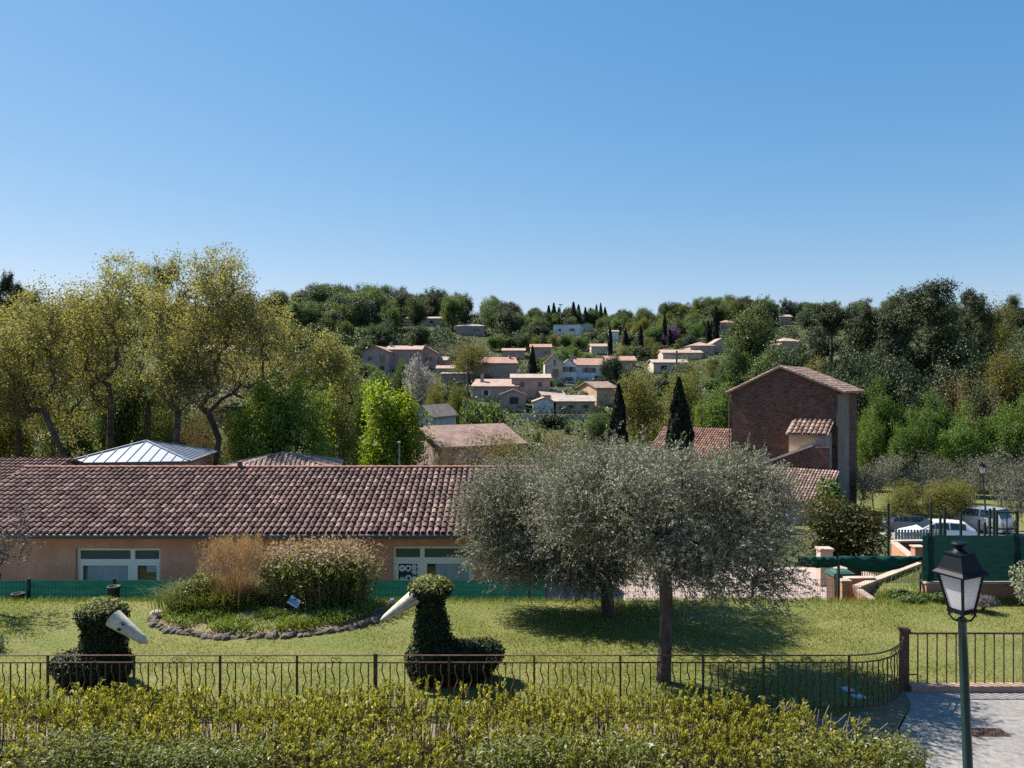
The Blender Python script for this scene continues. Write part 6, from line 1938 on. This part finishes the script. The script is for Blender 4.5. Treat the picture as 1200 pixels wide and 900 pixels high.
def wallrun(name, pts2, zt0, zt1, zb_, th, m, mc, parent, so):
    a, b_ = Vector(pts2[0]), Vector(pts2[1])
    d_ = (b_ - a); nrm2 = Vector((-d_.y, d_.x)).normalized() * th / 2
    def pr(w_, z0a, z0b, z1a, z1b):
        n2 = nrm2 * w_
        vs = [(a.x - n2.x, a.y - n2.y, z0a), (a.x + n2.x, a.y + n2.y, z0a), (b_.x + n2.x, b_.y + n2.y, z0b), (b_.x - n2.x, b_.y - n2.y, z0b),
              (a.x - n2.x, a.y - n2.y, z1a), (a.x + n2.x, a.y + n2.y, z1a), (b_.x + n2.x, b_.y + n2.y, z1b), (b_.x - n2.x, b_.y - n2.y, z1b)]
        return vs, [(0, 1, 2, 3), (7, 6, 5, 4), (0, 4, 5, 1), (1, 5, 6, 2), (2, 6, 7, 3), (3, 7, 4, 0)]
    mb = MB(); mb.add(*pr(1, zb_, zb_, zt0 - .05, zt1 - .05)); mb.build(name, m, parent, so)
    mb = MB(); mb.add(*pr(1.25, zt0 - .048, zt1 - .048, zt0 + .02, zt1 + .02)); mb.build('coping', mc, parent, so)


wallrun('wall', ((9.95, 22.35), (13.1, 24.9)), .14, .24, -1.6, .18, M['orange_wall'], M['coping'], rm, so)
wallrun('low_wall', ((9.97, 22.2), (10.15, 21.6)), .09, -.06, -1.4, .16, M['orange_wall'], M['coping'], rm, so)
lw = thing('ramp_pillar', 'orange rendered landing wall at the foot of the ramp', 'wall', (9.75, 22.6, -1.4))
so = (9.75, 22.6, -1.4)
mb = MB(); mb.span((9.66, 22.6, -1.6), (9.88, 22.8, .22)); mb.prism([(9.882, -1.6), (10.75, -1.6), (10.75, .21), (9.882, .19)], 'y', 23.0, 23.15); mb.build('wall', M['orange_wall'], lw, so)
mb = MB(); mb.span((9.62, 22.56, .222), (9.92, 22.84, .26)); mb.prism([(9.925, .195), (10.8, .213), (10.8, .25), (9.925, .232)], 'y', 22.95, 23.2); mb.build('coping', M['coping'], lw, so)
# far ramp walls
fw = thing('ramp_wall', 'upper ramp wall with a pale edge and an orange pillar behind the sagging cloth', 'wall', (14.3, 29, -1))
so = (14.3, 29, -1)
wallrun('wall', ((15.0, 30.5), (16.6, 30.6)), -.19, -.19, -1.9, .2, M['wood'], M['coping'], fw, so)
wallrun('side_wall', ((14.98, 30.3), (14.5, 28.0)), -.2, -.24, -1.9, .2, M['orange_wall'], M['coping'], fw, so)
mb = MB(); mb.span((14.08, 27.0, -1.6), (14.40, 27.3, .28)); mb.build('pillar', M['orange_wall'], fw, so)
mb = MB(); mb.span((14.04, 26.96, .282), (14.44, 27.34, .32)); mb.build('pillar_cap', M['coping'], fw, so)
# railing along the ramp
rl = thing('ramp_railing', 'brown barred railing along the ramp under the sagging cloth', 'railing', (11.5, 25, -.8))
so = (11.5, 25, -.8)
ra, rb = Vector((10.86, 25.0, -.42)), Vector((13.3, 26.4, -.52))
mb = MB(); mb.bar(ra + Vector((0, 0, .62)), rb + Vector((0, 0, .55)), .05); mb.bar(ra + Vector((0, 0, -.45)), rb + Vector((0, 0, -.25)), .05); mb.build('rail', M['iron'], rl, so)
mb = MB()
for k in range(24):
    p = ra + (rb - ra) * (k / 23); mb.bar(p + Vector((0, 0, -.45 + .2 * k / 23)), p + Vector((0, 0, .62 - .07 * k / 23)), .022)
mb.build('bars', M['iron'], rl, so)
mb = MB(); mb.quad((10.86, 25.06, -.9), (11.5, 25.43, -.9), (11.5, 25.43, .16), (10.86, 25.06, .18)); o = mb.build('panel', M['wood'], rl, so)
# bins
bn = thing('compost_bin', 'brown wooden bin with a green lid behind the left cloth post', 'bin', (10.15, 23.9, -1.4))
mb = MB(); mb.box((0, 0, .75), (.62, .6, 1.5)); mb.build('body', M['wood'], bn)
mb = MB(); mb.box((0, 0, 1.56), (.7, .7, .1), taper=.9); mb.box((0, 0, 1.63), (.5, .5, .04), taper=.8); mb.build('lid', M['green_plastic'], bn)
cw = thing('courtyard_pillar', 'short pale gate pillar at the back of the paved courtyard', 'pillar', (11.4, 28.2, -1.35))
mb = MB(); mb.box((0, 0, .45), (.45, .4, 1.7)); mb.build('shaft', M['coping'], cw)
mb = MB(); mb.box((0, 0, 1.34), (.52, .48, .08)); mb.build('cap', M['coping'], cw)
for x, px_, lab in ((-13.9, 25, 'small black pot at the foot of the green fence near the left edge'), (-11.2, 134, 'dark square pot on the green fence post behind the left topiary')):
    t = thing('plant_pot', lab, 'pot', (x, 21.75, h1(x, 21.75)))
    hz = .62 if px_ > 100 else .42
    mb = MB(); mb.lathe([(.12, -.05), (.16, hz - .06), (.18, hz - .05), (.18, hz), (.15, hz), (.14, hz - .05), (.0, hz - .06)], 12); mb.build('body', M['pot'], t)
    mb = MB(); mb.lathe([(.0, hz - .05), (.145, hz - .052)], 12); mb.build('soil', M['wood'], t)

# shrubs on the right bank
bush('shrub', 'silvery green shrub cut by the right edge of the photo', 14.0, 20.4, .0, .85, .7, .85, 5200, .085, .03, 'silver', 710, k=8)
bush('lavender_bush', 'low grey lavender mound left of the silvery shrub', 12.35, 20.3, 0, .5, .4, .26, 2200, .11, .012, 'lavender', 711, k=5, axis_up=.6)
bush('lavender_bush', 'second grey lavender mound in front of the silvery shrub', 13.0, 18.6, 0, .45, .4, .24, 2000, .11, .012, 'lavender', 712, k=5, axis_up=.6)
bush('shrub', 'red leaved shrub tip in front of the windbreak at the right edge', 14.45, 21.1, .3, .45, .35, .7, 700, .12, .05, 'red_leaf', 713, k=4)
for i, (x, y, rx, rz) in enumerate(((11.1, 21.3, .7, .14), (12.1, 21.2, .7, .15), (10.9, 21.9, .45, .12))):
    bush('ground_cover', ['dark trailing ground plant left of the lantern on the bank', 'dark trailing ground plant under the windbreak wall', 'small trailing plant against the ramp wall foot'][i], x, y, 0, rx, .35, rz, 1600, .08, .035, 'green', 720 + i, k=5, stems=False)
for i, (x, rx) in enumerate(((5.9, .55), (6.9, .6), (8.4, .5), (4.6, .4))):
    bush('low_plant', 'low grey green plant along the wire fence under the olives', x, 21.8, -.5, rx, .25, .33, 900, .14, .025, 'green', 730 + i, k=4, stems=False, axis_up=.6)['group'] = 'low plants along the wire fence'

# ------------------------------------------------------------------ parked cars
def car(label, loc, rz, paint, st, glass_panels, wheels, half=.88):
    """stations along x: (x, z_low, z_belt, z_roof, half_belt, half_roof)"""
    t = thing('parked_car', label, 'car', loc, rz)
    vs = []; fs = []
    for (x, zl, zb, zr, wb_, wr) in st:
        vs += [(x, -wb_ * .94, zl), (x, -wb_, (zl + zb) / 2), (x, -wb_ * .97, zb), (x, -wr, zr), (x, -wr * .6, zr + .03), (x, wr * .6, zr + .03), (x, wr, zr), (x, wb_ * .97, zb), (x, wb_, (zl + zb) / 2), (x, wb_ * .94, zl)]
    k = 10
    for i in range(len(st) - 1):
        for j in range(k): fs.append((i * k + j, i * k + (j + 1) % k, i * k + k + (j + 1) % k, i * k + k + j))
    fs.append(tuple(range(k))[::-1]); fs.append(tuple(range((len(st) - 1) * k, len(st) * k)))
    mb = MB(); mb.add(vs, fs, True); o = mb.build('body', M[paint], t)
    md = o.modifiers.new('edges', 'EDGE_SPLIT'); md.split_angle = R(38)

    def pan(name, i, side, x0f, x1f, z0f, z1f):
        a, b_ = st[i], st[i + 1]
        mb = MB()
        if side in (-1, 1):
            def pt(f, zf):
                x = a[0] + (b_[0] - a[0]) * f
                zb = a[2] + (b_[2] - a[2]) * f; zr = a[3] + (b_[3] - a[3]) * f
                wb2 = (a[4] + (b_[4] - a[4]) * f) * .97; wr2 = a[5] + (b_[5] - a[5]) * f
                return (x, side * (wb2 + (wr2 - wb2) * zf + .012), zb + (zr - zb) * zf)
            mb.quad(pt(x0f, z0f), pt(x1f, z0f), pt(x1f, z1f), pt(x0f, z1f))
        else:
            def pt(f, s_):
                x = a[0] + (b_[0] - a[0]) * f; zr = a[3] + (b_[3] - a[3]) * f + .045; wr2 = (a[5] + (b_[5] - a[5]) * f) * .92
                dx = .012 if a[3] > b_[3] else -.012
                return (x + dx, s_ * wr2, zr)
            mb.quad(pt(x0f, -1), pt(x0f, 1), pt(x1f, 1), pt(x1f, -1))
        mb.build(name, M['glass_dark'], t)
    for gp in glass_panels: pan(*gp)
    for wx in wheels:
        for sg in (-1, 1):
            mb = MB(); n = 18
            prof = [(.20, -.10), (.31, -.105), (.33, -.07), (.33, .07), (.31, .105), (.20, .10)]
            v2 = []; f2 = []
            for r_, yy in prof:
                for q_ in range(n):
                    a = 2 * math.pi * q_ / n; v2.append((wx + r_ * math.cos(a), sg * (half - .08) + yy, .33 + r_ * math.sin(a)))
            for i in range(len(prof) - 1):
                for q_ in range(n): f2.append((i * n + q_, i * n + (q_ + 1) % n, i * n + n + (q_ + 1) % n, i * n + n + q_))
            mb.add(v2, f2, True); wh = mb.build('wheel', M['tyre'], t)
            mb = MB()
            yy = sg * (half - .08) + sg * .085
            mb.add([(wx + .205 * math.cos(2 * math.pi * q_ / n), yy, .33 + .205 * math.sin(2 * math.pi * q_ / n)) for q_ in range(n)] + [(wx, yy + sg * .03, .33)], [(q_, (q_ + 1) % n, n) for q_ in range(n)]); mb.build('rim', M['rim'], wh)
    f, b2 = st[0], st[-1]
    for sg in (-1, 1):
        mb = MB(); mb.box((f[0] + .10, sg * f[4] * .78, f[2] - .02), (.22, .3, .13)); mb.build('headlight', M['headlight'], t)
        mb = MB(); mb.box((b2[0] - .06, sg * b2[4] * .86, b2[2] - .05), (.14, .14, .34)); mb.build('taillight', M['taillight'], t)
        mb = MB(); mb.box((-.75, sg * (half + .08), 1.0), (.12, .2, .14)); mb.build('mirror', M[paint], t)
    mb = MB(); mb.span((f[0] - .03, -.7, f[1] + .02), (f[0] + .02, .7, f[1] + .16)); mb.build('front_bumper', M['car_dark'], t)
    mb = MB(); mb.span((b2[0] - .03, -.72, b2[1] + .02), (b2[0] + .03, .72, b2[1] + .18)); mb.build('rear_bumper', M['car_dark'], t)
    return t


EST = [(-2.25, .34, .64, .66, .68, .60), (-2.05, .24, .74, .76, .84, .70), (-1.15, .22, .93, .97, .88, .76), (-.30, .22, .97, 1.44, .88, .62), (.55, .22, .97, 1.47, .88, .62), (1.55, .22, .97, 1.42, .88, .60), (2.08, .25, .96, 1.02, .86, .72), (2.22, .36, .80, .84, .78, .66)]
GL = [('windscreen', 2, 0, .12, .95, 0, 0), ('rear_window', 5, 0, .08, .92, 0, 0)] + [('side_window', i, s_, a, b_, .12, .88) for s_ in (-1, 1) for i, a, b_ in ((3, .02, .96), (4, .04, .94))] + [('quarter_window', 2, s_, .45, .98, .15, .80) for s_ in (-1, 1)]
q = P(1092, 632, 43.5)
zc_ = h1(q.x, 43.5) + .07
car('white estate car parked nearest behind the railings, nose to the left', (q.x + .1, 43.2, zc_), R(-12), 'car_white', EST, GL, (-1.35, 1.35)).scale = (.86, .86, .9)
VAN = [(-1.95, .34, .80, .84, .72, .62), (-1.8, .26, 1.0, 1.03, .84, .72), (-1.0, .24, 1.1, 1.14, .88, .78), (-.45, .24, 1.12, 1.72, .88, .70), (.5, .24, 1.12, 1.80, .88, .70), (1.6, .24, 1.12, 1.78, .88, .70), (1.92, .28, 1.05, 1.1, .86, .76), (2.0, .4, .8, .85, .8, .7)]
q = P(1146, 628, 48)
car('silver high roofed van parked at the right behind the railings, seen from its rear', (q.x, 48.0, h1(q.x, 48) + .07), R(-58), 'car_silver', VAN, GL, (-1.25, 1.25)).scale = (.88, .88, .86)
q = P(1060, 612, 48)
car('dark car mostly hidden behind the white estate car', (q.x, 48.5, h1(q.x, 48.5) - .1), R(-15), 'car_dark', EST, GL, (-1.35, 1.35)).scale = (.8, .8, .8)

# railings and gate of the car park
rg = thing('car_park_fence', 'row of dark green posts with thin wires in front of the parked cars', 'fence', (20, 38.5, -2.4))
so = (20, 38.5, -2.4)
for px, top in ((1041, 590), (1091, 588), (1102, 602), (1107, 594), (1126, 601), (1147, 609), (1154, 612), (1160, 596), (1165, 595)):
    q = P(px, top, 38.5)
    mb = MB(); mb.span((q.x - .045, 38.45, -3), (q.x + .045, 38.55, q.z)); mb.build('post', M['green_post'], rg, so)
qa, qb = P(1041, 0, 38.5).x, P(1160, 0, 38.5).x
mb = MB()
for k in range(7): mb.span((qa, 38.49, -2.1 + k * .27), (qb, 38.5, -2.094 + k * .27))
mb.build('wires', M['wire'], rg, so)
bars_a, bars_b = P(1050, 0, 40.2).x, P(1110, 0, 40.2).x
gb = thing('grey_fence', 'grey vertical board fence in front of the white car', 'fence', (bars_a, 40.2, -2.9))
mb = MB(); x = 0
while x < bars_b - bars_a: mb.box((x, 0, .62), (.12, .03, 1.45)); x += .16
mb.build('boards', M['metal_grey'], gb)
mb = MB(); mb.box(((bars_b - bars_a) / 2, .04, .6), (bars_b - bars_a, .04, .07)); mb.box(((bars_b - bars_a) / 2, .04, 1.15), (bars_b - bars_a, .04, .07)); mb.build('rail', M['metal_grey'], gb)
ga, gb_ = P(1168, 598, 38.0), P(1192, 640, 38.0)
cg = thing('car_park_gate', 'dark metal gate frame standing right of the car park posts', 'gate', (ga.x, 38.0, -2.4))
so = (ga.x, 38.0, -2.4)
mb = MB()
for x in (ga.x, gb_.x): mb.span((x - .05, 37.95, -3.0), (x + .05, 38.05, ga.z))
mb.build('post', M['green_post'], cg, so)
mb = MB(); mb.span((ga.x, 37.97, ga.z - .15), (gb_.x, 38.03, ga.z - .08)); mb.span((ga.x, 37.97, ga.z - .95), (gb_.x, 38.03, ga.z - .88)); xm = (ga.x + gb_.x) / 2; mb.span((xm - .02, 37.98, -2.4), (xm + .02, 38.02, ga.z - .1)); mb.build('frame', M['green_post'], cg, so)
mb = MB(); mb.span((gb_.x - .12, 37.9, ga.z - .75), (gb_.x, 37.95, ga.z - .55)); mb.build('lock', M['green_post'], cg, so)

# ------------------------------------------------------------------ drop the kinds of tree nobody planted
for k_, (src, _, _) in PROTO.items():
    if k_ not in used_proto:
        for ch in list(src.children): bpy.data.objects.remove(ch)
        bpy.data.objects.remove(src)
for o in bpy.data.objects:
    if '_h' in o: del o['_h']
